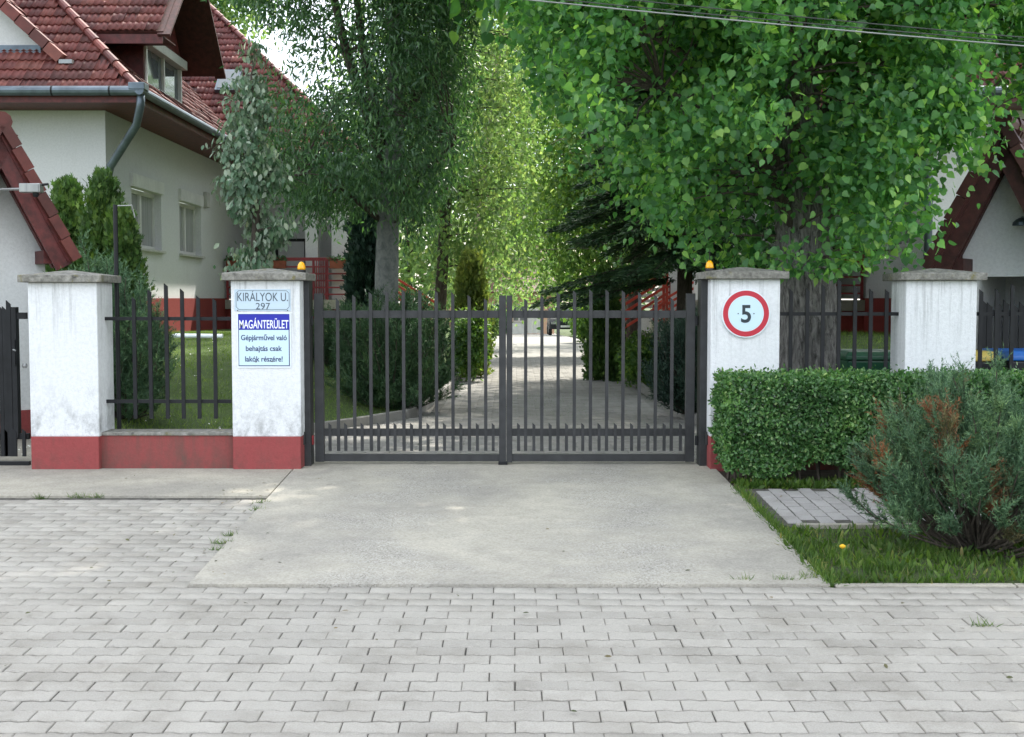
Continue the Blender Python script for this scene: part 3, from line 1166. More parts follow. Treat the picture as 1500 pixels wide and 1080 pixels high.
bl = [495 + 24.05 * i for i in range(10)]
arch = lambda x, c, h: 424 + 13 * ((x - c) / h) ** 2
leaf(474, 731, [(x, arch(x, 603, 108)) for x in bl], [484] + [x + 12 for x in bl[:-1]] + [722.5], True)
br = [770 + 23.8 * i for i in range(10)]
leaf(750.5, 1004.5, [(x, arch(x, 878, 108)) for x in br], [759.5] + [x + 12 for x in br], False)
# hinges and drive arms
for px in (457, 1020):
    for py in (645, 470):
        p = at(px, py, GYY)
        MB().tube([p + Vector((0, -.02, -.04)), p + Vector((0, -.02, .04))], .016, 10).build("hinge", "steel_dark", gate_root)
p = at(457, 634, GYY)
MB().box(p.x - .02, p.x + .02, GYY - .05, GYY + .01, p.z - .1, p.z - .02).build("lock_box", "rail_red", gate_root, bevel=.004)
p = at(735, 678, GYY)
MB().box(p.x - .03, p.x + .05, GYY - .06, GYY + .05, .013, .032).build("stop_plate", "steel_dark", gate_root)
for x0, x1, lb in ((442.5, 457, "square steel gate post beside the sign pillar"), (1023, 1037.5, "square steel gate post beside the speed limit pillar")):
    m = MB()
    z1 = at(700, 410, GYY).z
    xa, xb = at(x0, 500, GYY).x, at(x1, 500, GYY).x
    r = thing("gate_post", lb, "post", ((xa + xb) / 2, GYY, 0), "steel gate posts")
    m.box(xa, xb, GYY - .12, GYY + .06, -.05, z1).build("tube", "steel", r, bevel=.004)
    MB().box(xa - .004, xb + .004, GYY - .124, GYY + .064, z1 + .0005, z1 + .006).build("end_cap", "steel_dark", r)
    zz = at(700, 640, GYY).z
    s = 1 if x0 < 700 else -1
    xo = xa if s > 0 else xb
    MB().tube([(xo + (xb - xa) * (.3 if s > 0 else -.3), GYY - .15, zz - .05), (xo + (xb - xa) * (.3 if s > 0 else -.3), GYY - .15, zz + .06)], .022, 10).build("sensor", "black_rubber", r)

# ---- amber beacons on the pillars
for px, P, lb in ((440, P2, "amber warning beacon on the cap of the sign pillar"), (1038, P3, "amber warning beacon on the cap of the speed limit pillar")):
    c = at(px, 400, GY + .12)
    zc = P[3] + .062
    cx = P[2] - .005 if px < 700 else P[1] + .005
    r = thing("warning_beacon", lb, "beacon", (cx, GY + .15, zc), "amber gate beacons")
    c = Vector((cx, GY + .12, zc + .0))
    MB().lathe(c, [(.034, -.002), (.036, .012), (.034, .030)], 18).build("socket", "black_rubber", r)
    MB().lathe(c, [(.032, .0305), (.035, .038), (.034, .050), (.030, .070), (.022, .086), (.010, .096), (.002, .098)], 20).build("lens", "amber_plastic", r, smooth=True)
    if px > 700:
        MB().tube([c + Vector((0, 0, .097)), c + Vector((0, 0, .19))], .003, 6).build("aerial", "black_rubber", r)

# ================================================================== SIGNS
dg = bpy.context.evaluated_depsgraph_get()


def lettering(txt, center, height, mat, parent, width=None, bold=0.0, shear=0.0, name="lettering", squeeze=None):
    cu = bpy.data.curves.new("t", 'FONT')
    cu.body = txt
    cu.size = 1.0
    cu.align_x = 'CENTER'
    cu.offset = bold
    cu.extrude = 0.004
    ob = bpy.data.objects.new("t", cu)
    col.objects.link(ob)
    bpy.context.view_layer.update()
    me = bpy.data.meshes.new_from_object(ob.evaluated_get(bpy.context.evaluated_depsgraph_get()))
    bpy.data.objects.remove(ob)
    n = len(me.vertices)
    co = np.zeros(n * 3, dtype=np.float32)
    me.vertices.foreach_get("co", co)
    co = co.reshape(-1, 3)
    fcs = [tuple(p.vertices) for p in me.polygons]
    bpy.data.meshes.remove(me)
    cap = 0.70                       # cap height of the built-in face
    k = height / cap
    kx = k
    if width:
        kx = width / (co[:, 0].max() - co[:, 0].min())
    xm = (co[:, 0].max() + co[:, 0].min()) / 2
    m = MB()
    m.v = [(center[0] + (x - xm) * kx, center[1] - z * .25, center[2] + (y - cap / 2) * k) for x, y, z in co]
    m.f = fcs
    return m.build(name, mat, parent)


def plate(mb, x0, x1, py0, py1, ya, yb):
    a, b = at(x0, py0, GY), at(x1, py1, GY)
    mb.box(a.x, b.x, ya, yb, b.z, a.z)
    return mb


pxm = 1 / (F / GY)        # metres per photo pixel on the pillar fronts
# street name plate
c = at(385, 440, GY)
sp = thing("street_name_sign", "pale street name plate with number 297 at the top of the pillar", "sign", (c.x, GY, c.z))
plate(MB(), 343.5, 426, 424, 455.5, GY - .008, GY - .001).build("plate", "plate_pale", sp, bevel=.002)
fr = MB()
a, b = at(346, 426, GY), at(424, 453.5, GY)
t = .006
nt_ = .022
path = [(a.x + nt_, a.z), (b.x - nt_, a.z), (b.x, a.z - nt_), (b.x, b.z + nt_), (b.x - nt_, b.z), (a.x + nt_, b.z), (a.x, b.z + nt_), (a.x, a.z - nt_)]
for i in range(8):
    p, q = path[i], path[(i + 1) % 8]
    fr.bar((p[0], GY - .0085, p[1]), (q[0], GY - .0085, q[1]), .003, t * .55, up=(0, 0, 1) if abs(p[1] - q[1]) < .001 else (1, 0, 0))
fr.build("border", "plate_ink", sp)
c1 = at(385, 435, GY)
lettering("KIRÁLYOK U.", (c1.x, GY - .0085, c1.z), 12.5 * pxm, "plate_ink", sp, width=74 * pxm)
c1 = at(385.5, 448.5, GY)
lettering("297", (c1.x, GY - .0085, c1.z), 9.5 * pxm, "plate_ink", sp, width=21 * pxm)
for sx in (348.5, 421.5):
    q = at(sx, 455, GY)
    MB().tube([(q.x, GY - .009, q.z), (q.x, GY - .012, q.z)], .005, 8).build("screw", "screw", sp)

# private property notice
c = at(387, 498, GY)
ns = thing("notice_sign", "blue and white private property notice below the street name plate", "sign", (c.x, GY, c.z))
plate(MB(), 347, 427, 458, 539, GY - .009, GY - .001).build("plate", "sign_white", ns, bevel=.002)
plate(MB(), 349, 425, 460, 536.5, GY - .0105, GY - .0092).build("border", "sign_navy", ns)
plate(MB(), 350.3, 423.7, 483.5, 535.2, GY - .012, GY - .0107).build("panel", "sign_pale", ns)
plate(MB(), 349.6, 424.4, 460.6, 483, GY - .012, GY - .0107).build("heading_band", "sign_blue", ns)
q = at(387, 475, GY)
lettering("MAGÁNTERÜLET", (q.x, GY - .0125, q.z), 12.0 * pxm, "sign_text_white", ns, width=72 * pxm, bold=.012)
for tx, py, wd in (("Gépjárművel való", 494.5, 67), ("behajtás csak", 510.3, 53), ("lakók részére!", 525.8, 55)):
    q = at(387, py, GY)
    lettering(tx, (q.x, GY - .0125, q.z), 7.6 * pxm, "sign_navy", ns, width=wd * pxm, bold=.016)
for sx, sy in ((375.5, 530), (399, 529.5)):
    q = at(sx, sy, GY)
    MB().tube([(q.x, GY - .0125, q.z), (q.x, GY - .016, q.z)], .006, 8).build("screw", "screw", ns)

# round speed sign
c = at(1092, 459.5, GY)
ss = thing("speed_limit_sign", "round red-rimmed sign with the number 5 on the right gate pillar", "sign", (c.x, GY, c.z))


def disc(mb, c, r, y0, y1, n=56, r_in=0):
    vv, ff = [], []
    for j in range(n):
        a = 2 * math.pi * j / n
        ca, sa = math.cos(a), math.sin(a)
        vv += [(c.x + ca * r, y0, c.z + sa * r), (c.x + ca * r, y1, c.z + sa * r), (c.x + ca * r_in, y0, c.z + sa * r_in), (c.x + ca * r_in, y1, c.z + sa * r_in)]
    for j in range(n):
        a, b = 4 * j, 4 * ((j + 1) % n)
        ff += [(a, b, b + 1, a + 1), (a + 2, b + 2, b, a), (a + 1, b + 1, b + 3, a + 3)]
        if r_in > 0:
            ff += [(a + 3, b + 3, b + 2, a + 2)]
    mb.add(vv, ff)
    return mb


disc(MB(), c, 35.2 * pxm, GY - .022, GY - .004, r_in=.0001).build("plate", "sign_white", ss)
disc(MB(), c, 33.6 * pxm, GY - .0245, GY - .0222, r_in=26.2 * pxm).build("rim", "sign_red", ss)
disc(MB(), c, 25.2 * pxm, GY - .0240, GY - .0222, r_in=.0001).build("face", "sign_pale", ss)
lettering("5", (c.x, GY - .0250, c.z), 25 * pxm, "sign_black", ss, width=14.5 * pxm, bold=.02)
for s in (-1, 1):
    q = Vector((c.x + s * 11.5 * pxm, 0, c.z))
    MB().tube([(q.x, GY - .024, q.z), (q.x, GY - .028, q.z)], .005, 8).build("screw", "screw", ss)

# ================================================================== HOUSES
TANP = math.tan(R(44))
TW, TG, TL = 0.20, 0.250, 0.285     # tile width, gauge, length


def tile_template():
    V = []
    n = 9
    for y, lift in ((0.0, .030), (TL, .004)):
        for i in range(n):
            t = i / (n - 1)
            V.append((-TW / 2 + TW * t, y, lift + .014 * math.cos(4 * math.pi * t)))
    for i in range(n):
        t = i / (n - 1)
        V.append((-TW / 2 + TW * t, .002, .012 + .014 * math.cos(4 * math.pi * t)))
    Fq = []
    for i in range(n - 1):
        Fq.append((i, i + 1, n + i + 1, n + i))
        Fq.append((2 * n + i, 2 * n + i + 1, i + 1, i))
    return V, Fq


TT = tile_template()


def tile_mesh(flip=False):
    me = bpy.data.meshes.new("roof_tile")
    if flip:
        me.from_pydata([(-x, y, z) for x, y, z in TT[0]], [], [f[::-1] for f in TT[1]])
    else:
        me.from_pydata(TT[0], [], TT[1])
    me.materials.append(MATS["roof_tile_clay"])
    me.polygons.foreach_set("use_smooth", [i % 2 == 0 for i in range(len(me.polygons))])
    return me


TILE = tile_mesh()
TILE_BROWN = tile_mesh()
TILE_BROWN.materials.clear()
TILE_BROWN.materials.append(MATS["roof_tile_brown"])


def tile_spots(poly, e, s):
    """tile positions on a roof plane; poly[0] at the eave; e along the eave, s up the slope"""
    o = Vector(poly[0])
    e, s = Vector(e).normalized(), Vector(s).normalized()
    n = e.cross(s)
    P2 = [((Vector(p) - o).dot(e), (Vector(p) - o).dot(s)) for p in poly]
    us = [p[0] for p in P2]
    vs2 = [p[1] for p in P2]
    cu, cv = [], []
    v = 0.0
    row = 0
    while v < max(vs2):
        u = min(us) + TW / 2 + (row % 2) * 0.0
        while u < max(us):
            cu.append(u)
            cv.append(v)
            u += TW
        v += TG
        row += 1
    ok = in_poly(np.array(cu), np.array(cv) + TG * .45, P2)
    return [(o + e * a + s * b, e, s, n) for a, b, k in zip(cu, cv, ok) if k]


def joined_tiles(name, spots, parent):
    TV = np.array(TT[0])
    TF = np.array(TT[1])
    Vs, Fs = [], []
    for i, (p, e, s, n) in enumerate(spots):
        ro = random.gauss(0, .006)
        M = np.array([e, s, n])
        Vs.append(TV @ M + np.array(p) + np.array(n) * ro)
        Fs.append(TF + i * len(TV))
    return np_mesh(name, np.concatenate(Vs), np.concatenate(Fs), "roof_tile_clay", parent, "stuff")


def tile_object(sp, parent, mesh=None):
    p, e, s, n = sp
    q = p + n * random.gauss(0, .003)
    M = Matrix((e, s, n)).transposed()
    if FLIP:
        M = Matrix.Scale(-1, 3, Vector((1, 0, 0))) @ M
    return inst(mesh or TILE, "roof_tile", parent, fx(q), mat3=M)


def ridge_caps(a, b, parent, r=.070, ln=.36, name="ridge_tile", mat="roof_tile_clay"):
    a, b = Vector(a), Vector(b)
    d = (b - a)
    n = max(1, int(d.length / ln))
    d = d / n
    for i in range(n):
        p = a + d * i
        m = MB()
        m.tube([p - d * .08 + Vector((0, 0, .012)), p + d * 1.0], [r, r * .84], 10)
        m.build(name, mat, parent, smooth=False)


def slope_slab(poly, nrm, th, name, mat, parent):
    n = Vector(nrm).normalized()
    return MB().prism([Vector(p) - n * th for p in poly], n * (th - .004)).build(name, mat, parent)


def window(parent, o, u, n, u0, u1, z0, z1, frame="white_frame", glass="curtain", box=True, mull=True, sill=True, setback=.12):
    """window in a wall opening: o, u, n the wall frame"""
    w_ = MB()
    f = .07
    b0, b1 = -setback - .05, -setback
    w_.obx(o, u, n, u0, u0 + f, b0, b1, z0, z1)
    w_.obx(o, u, n, u1 - f, u1, b0, b1, z0, z1)
    w_.obx(o, u, n, u0 + f, u1 - f, b0, b1, z0, z0 + f)
    w_.obx(o, u, n, u0 + f, u1 - f, b0, b1, z1 - f, z1)
    if mull:
        um = (u0 + u1) / 2
        w_.obx(o, u, n, um - .05, um + .05, b0, b1 + .01, z0 + f, z1 - f)
    win = w_.build("window", frame, parent)
    cells = [(u0 + f, (u0 + u1) / 2 - .05), ((u0 + u1) / 2 + .05, u1 - f)] if mull else [(u0 + f, u1 - f)]
    for a, b in cells:
        MB().obx(o, u, n, a, b, b0 + .01, b0 + .02, z0 + f, z1 - f).build("pane", glass, win)
    if box:
        MB().obx(o, u, n, u0 - .06, u1 + .06, -setback + .002, .05, z1 + .002, z1 + .22).build("shutter_box", frame, win, bevel=.004)
    if sill:
        MB().obx(o, u, n, u0 - .05, u1 + .05, -setback + .003, .07, z0 - .045, z0 - .002).build("sill", "shutter", win, bevel=.004)
    return win


def walls(parent, o, u, n, u0, u1, z0, z1, openings, th=.3, mat="house_stucco"):
    """one wall with real openings"""
    m = MB()
    cur = u0
    for a, b, c, d in sorted(openings):
        if a > cur:
            m.obx(o, u, n, cur, a, -th, 0, z0, z1)
        m.obx(o, u, n, a, b, -th, 0, z0, c)
        m.obx(o, u, n, a, b, -th, 0, d, z1)
        cur = b
    if cur < u1:
        m.obx(o, u, n, cur, u1, -th, 0, z0, z1)
    return m.build("wall", mat, parent)


def house(label, YE, right):
    global FLIP
    FLIP = right
    XW, YF = -6.30, 19.0
    EX, EYv, EZ = -5.58, 18.2, 4.53
    WX = -3.24                       # right eave of the wing
    WY = YE - .6
    h = thing("family_house", label, "house", (XW - 3, YF + 4, .5))
    ZP, ZT = 1.44, 4.38
    # walls
    walls(h, (0, YF, 0), (1, 0, 0), (0, -1, 0), -15.5, XW, ZP, ZT, [])
    ops = []
    wins = [(20.25, 21.95, 2.30, 3.30), (23.15, 24.75, 2.30, 3.30)] if not right else [(19.9, 21.4, 2.30, 3.3)]
    for a, b, c, d in wins:
        ops.append((a, b, c, d + .22))
    walls(h, (XW, 0, 0), (0, 1, 0), (1, 0, 0), YF + .301, YE + 1.999, ZP, ZT, ops)
    for a, b, c, d in wins:
        window(h, (XW, 0, 0), (0, 1, 0), (1, 0, 0), a, b, c, d)
    # plinth
    MB().box(-15.5, XW + .025, YF - .025, YF + .3, .2, ZP + .012).build("plinth", "house_plinth", h)
    MB().box(XW - .3, XW + .025, YF + .302, YE, .2, ZP + .012).build("plinth", "house_plinth", h)
    # vent box
    if not right:
        MB().box(XW + .001, XW + .07, 24.95, 25.25, 3.32, 3.62).build("vent_box", "shutter", h, bevel=.006)
    # wing with porch
    XQ = -3.60
    YB = YE + 1.7
    walls(h, (0, YB, 0), (1, 0, 0), (0, -1, 0), XW + .001, XQ - .301, ZP - .2, ZT, [])
    walls(h, (XQ, 0, 0), (0, 1, 0), (1, 0, 0), YE + 1.0, YE + 9, .3, ZT, [])
    MB().box(XW + .03, XQ + .3, YE - .3, YB - .301, ZP - .22, ZP - .02).build("porch_floor", "strip_concrete", h)
    MB().box(XW + .03, XQ - .01, YE - .22, YB, .2, ZP - .222).build("porch_base", "house_plinth", h)
    MB().box(XW + .002, XQ - .001, YE - .02, YE + .26, 4.0, ZT).build("porch_beam", "house_stucco", h)
    MB().box(-4.56, -4.28, YE, YE + .25, ZP - .02, 3.999).build("column", "house_stucco", h, bevel=.008)
    MB().box(-3.98, XQ, YE, YE + .999, ZP - .02, 3.999).build("column", "house_stucco", h, bevel=.008)
    window(h, (0, YB + .2, 0), (1, 0, 0), (0, -1, 0), -5.55, -4.80, 1.55, 2.85, frame="steel_dark", glass="glass", box=False, mull=False, sill=False, setback=-.21)
    MB().box(-4.22, -4.02, YB - .07, YB - .002, 2.35, 2.6).build("letter_box", "zinc", h, bevel=.004)
    # porch railing
    ry = YE - .18
    rail = MB().bar((XW + .06, ry - .003, ZP + .885), (-3.30, ry - .003, ZP + .885), .06, .04).build("railing", "rail_red", h)
    for x in (XW + .06, -5.3, -4.35, -4.05, -3.32):
        MB().bar((x, ry, ZP - .02), (x, ry, ZP + .86), .05, .05).build("rail_post", "rail_red", rail)
    for i in range(6):
        z = ZP + .10 + .15 * i
        MB().bar((XW + .06, ry - .03, z), (-3.30, ry - .03, z), .035, .034).build("rail", "rail_red", rail)
    for x in np.arange(-4.33, -4.06, .05):
        MB().bar((x, ry - .05, ZP), (x, ry - .05, ZP + .86), .02, .02).build("rail", "rail_red", rail)
    for x in (-6.0, -5.15, -3.75):
        pl = MB()
        pl.prism([(x - .22, ry - .21, ZP + .66), (x + .22, ry - .21, ZP + .66), (x + .22, ry - .06, ZP + .66), (x - .22, ry - .06, ZP + .66)], (0, 0, .17))
        pb = pl.build("planter", "terracotta", h, bevel=.01)
        n = 160
        pos = np.stack([rng.uniform(x - .24, x + .24, n), rng.uniform(ry - .22, ry - .05, n), ZP + .82 + rng.uniform(0, .10, n)], 1)
        scatter("flowers", OVAL, pos, rnd_unit(n) + [0, -.4, .5], rnd_unit(n), rng.uniform(.04, .08, n), "leaf_dark", pb)
    # porch stairs with bright red rail
    st = MB()
    for i in range(6):
        x0 = XQ + .30 + i * .28
        st.box(x0, x0 + .279, YE - .2, YE + .9, .0, ZP - .05 - i * .19)
    stair = st.build("stairs", "strip_concrete", h)
    a = Vector((XQ + .95, YE - .22, ZP + .52))
    for i in range(5):
        z = a.z - i * .14
        MB().bar((a.x, a.y, z), (a.x + 1.0, a.y, z - .62), .03, .05).build("stair_rail", "rail_bright", stair)
    for dx, dz in ((0, 0), (.06, .02), (1.0, -.62)):
        MB().bar((a.x + dx, a.y + .03, a.z - 1.0 + dz), (a.x + dx, a.y + .03, a.z + .05 + dz), .05, .05).build("stair_post", "rail_bright", stair)

    # ---- roof
    ns = Vector((0, -math.sin(R(44)), math.cos(R(44))))
    ne = Vector((math.sin(R(44)), 0, math.cos(R(44))))
    sF = Vector((0, math.cos(R(44)), math.sin(R(44))))
    sE = Vector((-math.cos(R(44)), 0, math.sin(R(44))))
    T = 5.0
    top = EZ + T * TANP
    front = [(-16.5, EYv, EZ), (EX, EYv, EZ), (EX - T, EYv + T, top), (-16.5, EYv + T, top)]
    dv = WY - EYv
    Tv = 6.0
    side = [(EX, EYv, EZ), (EX, WY, EZ), (EX - T, WY + T, top), (EX - T, EYv + T, top)]
    wtop = EZ + Tv * TANP
    wfront = [(EX, WY, EZ), (WX, WY, EZ), (WX - Tv, WY + Tv, wtop), (EX - Tv, WY + Tv, wtop)]
    wside = [(WX, WY, EZ), (WX, WY + 13, EZ), (WX - Tv, WY + 13, wtop), (WX - Tv, WY + Tv, wtop)]
    roof = slope_slab(front, ns, .10, "roof", "wood_dark", h)
    slope_slab(side, ne, .10, "roof_deck", "wood_dark", roof)
    slope_slab(wfront, ns, .10, "roof_deck", "wood_dark", roof)
    slope_slab(wside, ne, .10, "roof_deck", "wood_dark", roof)
    fs_ = tile_spots(front, (1, 0, 0), sF)
    ss_ = tile_spots(side, (0, 1, 0), sE)
    wf_ = tile_spots(wfront, (1, 0, 0), sF)
    ws_ = tile_spots(wside, (0, 1, 0), sE)
    # keep tiles out of the dormer walls
    if not right:
        fs_ = [q for q in fs_ if not (-10.5 < q[0].x < -6.95 and q[0].y > 19.0 and q[0].z < 5.05 + (1.9 - abs(q[0].x + 8.74)) * .95 - .2)]
        ss_ = [q for q in ss_ if not (20.25 < q[0].y < 22.6 and q[0].z < 7.0 and q[0].x < -6.10)]
        cand = sorted([q for q in fs_ if q[0].x > -q[0].y * (780 / F) and q[0].z < 1.44 + q[0].y * (445 / F)], key=lambda q: q[0].y)
        pick = cand[:300]
        ids = set(id(q) for q in pick)
        for q in pick:
            tile_object(q, roof)
        fs_ = [q for q in fs_ if id(q) not in ids]
    joined_tiles("roof_tiles", fs_ + ss_ + wf_ + ws_, roof)
    up = Vector((0, 0, .045))
    ridge_caps(Vector((EX + .02, EYv - .02, EZ)) + up, Vector((EX - T, EYv + T, top)) + up, roof)
    ridge_caps(Vector((WX, WY, EZ)) + up, Vector((WX - Tv, WY + Tv, wtop)) + up, roof)
    # soffit, fascia, gutters
    MB().box(-16.5, EX + .02, EYv - .01, YF - .003, ZT - .03, ZT - .005).build("soffit", "wood_red", h)
    MB().box(XW + .003, EX + .02, YF - .001, YE - .025, ZT - .03, ZT - .005).build("soffit", "wood_red", h)
    MB().box(XW + .003, WX + .02, WY - .0, YE - .025, ZT - .0295, ZT - .0055).build("soffit", "wood_red", h) if WY < YE - .03 else None
    MB().box(-16.5, EX + .02, EYv - .035, EYv - .012, ZT - .04, EZ - .03).build("fascia", "wood_red", h)
    MB().box(EX + .0205, EX + .045, EYv - .035, WY, ZT - .04, EZ - .03).build("fascia", "wood_red", h)
    MB().box(EX + .05, WX + .02, WY - .035, WY - .012, ZT - .04, EZ - .03).build("fascia", "wood_red", h)
    MB().tube([(-16.5, EYv - .10, EZ - .03), (EX + .11, EYv - .10, EZ - .03)], .072, 12).build("gutter", "zinc", h)
    for i in range(7):
        MB().tube([(EX - .35 - i * .85, EYv - .10, EZ - .03), (EX - .325 - i * .85, EYv - .10, EZ - .03)], .077, 12).build("gutter_bracket", "steel_dark", h)
    MB().tube([(EX + .11, EYv - .17, EZ - .03), (EX + .11, WY - .05, EZ - .03)], .066, 12).build("gutter", "zinc", h)
    MB().box(EX - .05, EX + .19, EYv - .18, EYv + .05, EZ - .02, EZ + .085).build("gutter_corner", "zinc", h, bevel=.01)
    MB().tube([(EX + .06, WY - .10, EZ - .03), (WX + .1, WY - .10, EZ - .03)], .066, 12).build("gutter", "zinc", h)
    # downpipe: runs back under the eave, then down the corner
    MB().tube([(EX + .10, EYv - .06, EZ - .08), (EX + .08, EYv - .02, EZ - .24), (EX - .02, EYv + .1, EZ - .50), (XW + .12, YF - .16, EZ - 1.06), (XW + .06, YF - .11, EZ - 1.26), (XW + .06, YF - .11, .5)], .062, 12).build("downpipe", "zinc", h, smooth=True)
    for z in (3.24, 2.1):
        MB().tube([(XW + .06, YF - .11, z), (XW + .06, YF - .11, z + .04)], .070, 12).build("pipe_clip", "zinc", h)
    if not right:
        # ---- side dormer
        yc, hw, ez, xv, xw_ = 21.3, 1.86, 5.66, -5.50, -6.05
        rz = ez + hw * .95
        meet = lambda z: EX - (z - EZ) / TANP
        d = MB()
        # gable wall above and below the window
        d.prism([(xw_ - .12, 20.2, ez + .14), (xw_ - .12, 22.5, ez + .14), (xw_ - .12, yc + .05, rz - .25), (xw_ - .12, yc - .05, rz - .25)], (.12, 0, 0))
        d.box(xw_ - .12, xw_, 20.2, 22.5, 4.7, 4.96)
        for y in (20.2, 22.44):
            d.prism([(xw_, y, 4.8), (xw_, y, ez + .14), (meet(ez + .14) - .1, y, ez + .14)], (0, .06, 0))
        dor = d.build("dormer", "wood_red", h)
        wm = MB()
        z0, z1 = 4.96, 5.60
        wm.obx((xw_, 0, 0), (0, 1, 0), (1, 0, 0), 20.27, 20.34, -.06, .03, z0, z1)
        wm.obx((xw_, 0, 0), (0, 1, 0), (1, 0, 0), 22.36, 22.43, -.06, .03, z0, z1)
        wm.obx((xw_, 0, 0), (0, 1, 0), (1, 0, 0), 20.34, 22.36, -.06, .03, z0, z0 + .05)
        wm.obx((xw_, 0, 0), (0, 1, 0), (1, 0, 0), 21.32, 21.38, -.06, .02, z0 + .05, z1)
        wm.build("window_frame", "white_frame", dor)
        MB().obx((xw_, 0, 0), (0, 1, 0), (1, 0, 0), 20.34, 22.36, -.05, -.03, z0 + .05, z1).build("pane", "glass", dor)
        MB().obx((xw_, 0, 0), (0, 1, 0), (1, 0, 0), 20.22, 22.48, -.05, .12, z1 + .002, z1 + .16).build("shutter_box", "shutter", dor, bevel=.006)
        c45 = .95
        nl = Vector((0, -c45, 1)).normalized()
        nr_ = Vector((0, c45, 1)).normalized()
        near_s = [(meet(ez), yc - hw, ez), (xv, yc - hw, ez), (xv, yc, rz), (meet(rz), yc, rz)]
        far_s = [(xv, yc + hw, ez), (meet(ez), yc + hw, ez), (meet(rz), yc, rz), (xv, yc, rz)]
        slope_slab(near_s, nl, .07, "dormer_roof", "wood_dark", dor)
        slope_slab(far_s, nr_, .07, "dormer_roof", "wood_dark", dor)
        sl = Vector((0, 1, c45)).normalized()
        sr = Vector((0, -1, c45)).normalized()
        big = [(meet(ez) - .0, yc - hw, ez), (xv, yc - hw, ez), (xv, yc, rz), (meet(rz), yc, rz)]
        joined_tiles("roof_tiles", tile_spots(big, (1, 0, 0), sl) + tile_spots([far_s[0], far_s[1], far_s[2], far_s[3]], (-1, 0, 0), sr), dor)
        for p, q in (((xv + .01, yc - hw - .02, ez - .07), (xv + .01, yc, rz - .07)), ((xv + .01, yc + hw + .02, ez - .07), (xv + .01, yc, rz - .07))):
            MB().bar(p, q, .04, .20, up=(1, 0, 0)).build("barge_board", "wood_dark", dor)
        MB().box(meet(ez), xv - .02, yc - hw + .02, yc - hw + .05, ez - .19, ez - .045).build("eave_board", "wood_red", dor)
        MB().box(meet(ez), xv - .02, yc - hw + .06, 20.2, ez - .075, ez - .06).build("eave_soffit", "wood_dark", dor)
        # ---- front dormer
        xc, hw2, bz, yv = -8.74, 1.9, 5.05, 18.74
        rz2 = bz + hw2 * .95
        fm = lambda z: EYv + (z - EZ) / TANP
        d = MB()
        d.prism([(xc - 1.6, yv + .22, 4.95), (xc + 1.6, yv + .22, 4.95), (xc + 1.6, yv + .22, bz + .24), (xc, yv + .22, rz2 - .08), (xc - 1.6, yv + .22, bz + .24)], (0, .15, 0))
        dor2 = d.build("dormer", "house_stucco", h)
        MB().box(xc - 1.5, xc + 1.5, yv + .17, yv + .219, 5.17, 5.33).build("window_sill", "zinc", dor2)
        r_s = [(xc + hw2, yv, bz), (xc + hw2, fm(bz) + .02, bz), (xc, fm(rz2), rz2), (xc, yv, rz2)]
        l_s = [(xc - hw2, fm(bz) + .02, bz), (xc - hw2, yv, bz), (xc, yv, rz2), (xc, fm(rz2), rz2)]
        nr2 = Vector((.95, 0, 1)).normalized()
        nl2 = Vector((-.95, 0, 1)).normalized()
        slope_slab(r_s, nr2, .07, "dormer_roof", "wood_dark", dor2)
        slope_slab(l_s, nl2, .07, "dormer_roof", "wood_dark", dor2)
        joined_tiles("roof_tiles", tile_spots(r_s, (0, 1, 0), Vector((-1, 0, .95))) + tile_spots(l_s, (0, -1, 0), Vector((1, 0, .95))), dor2)
        n = 9
        for i in range(n):      # flat verge tiles down the rake
            for sg in (1, -1):
                t0, t1 = i / n, (i + .97) / n
                p = Vector((xc + sg * hw2 * (1 - t0), yv - .03, bz + (rz2 - bz) * t0 + .03))
                q = Vector((xc + sg * hw2 * (1 - t1), yv - .03, bz + (rz2 - bz) * t1 + .015))
                MB().bar(p, q, .16, .20, up=(0, -1, 0)).build("verge_tile", "roof_tile_clay", dor2)
        MB().box(-6.86, -6.66, 18.62, 18.80, 5.0, 5.06).build("flashing", "galvanised", dor2)
        # roof light on the wing
        p = at(336, 158, 28.2)
        n_ = ns
        yy_ = p.y
        zz_ = EZ + (yy_ - WY) * TANP
        m = MB()
        c0 = Vector((p.x, yy_, zz_)) + ns * .03
        ex = Vector((1, 0, 0))
        m.prism([c0 - ex * .25 - sF * .4, c0 + ex * .25 - sF * .4, c0 + ex * .25 + sF * .4, c0 - ex * .25 + sF * .4], ns * .09)
        sk = m.build("roof_light", "zinc", h)
        c0 = c0 + ns * .092
        MB().prism([c0 - ex * .2 - sF * .34, c0 + ex * .2 - sF * .34, c0 + ex * .2 + sF * .34, c0 - ex * .2 + sF * .34], ns * .01).build("pane", "glass", sk)
    FLIP = False
    return h


house("white house with red tiled roof and dormers behind the left fence", 26.9, False)
house("white house half hidden by the big tree behind the right fence", 22.6, True)


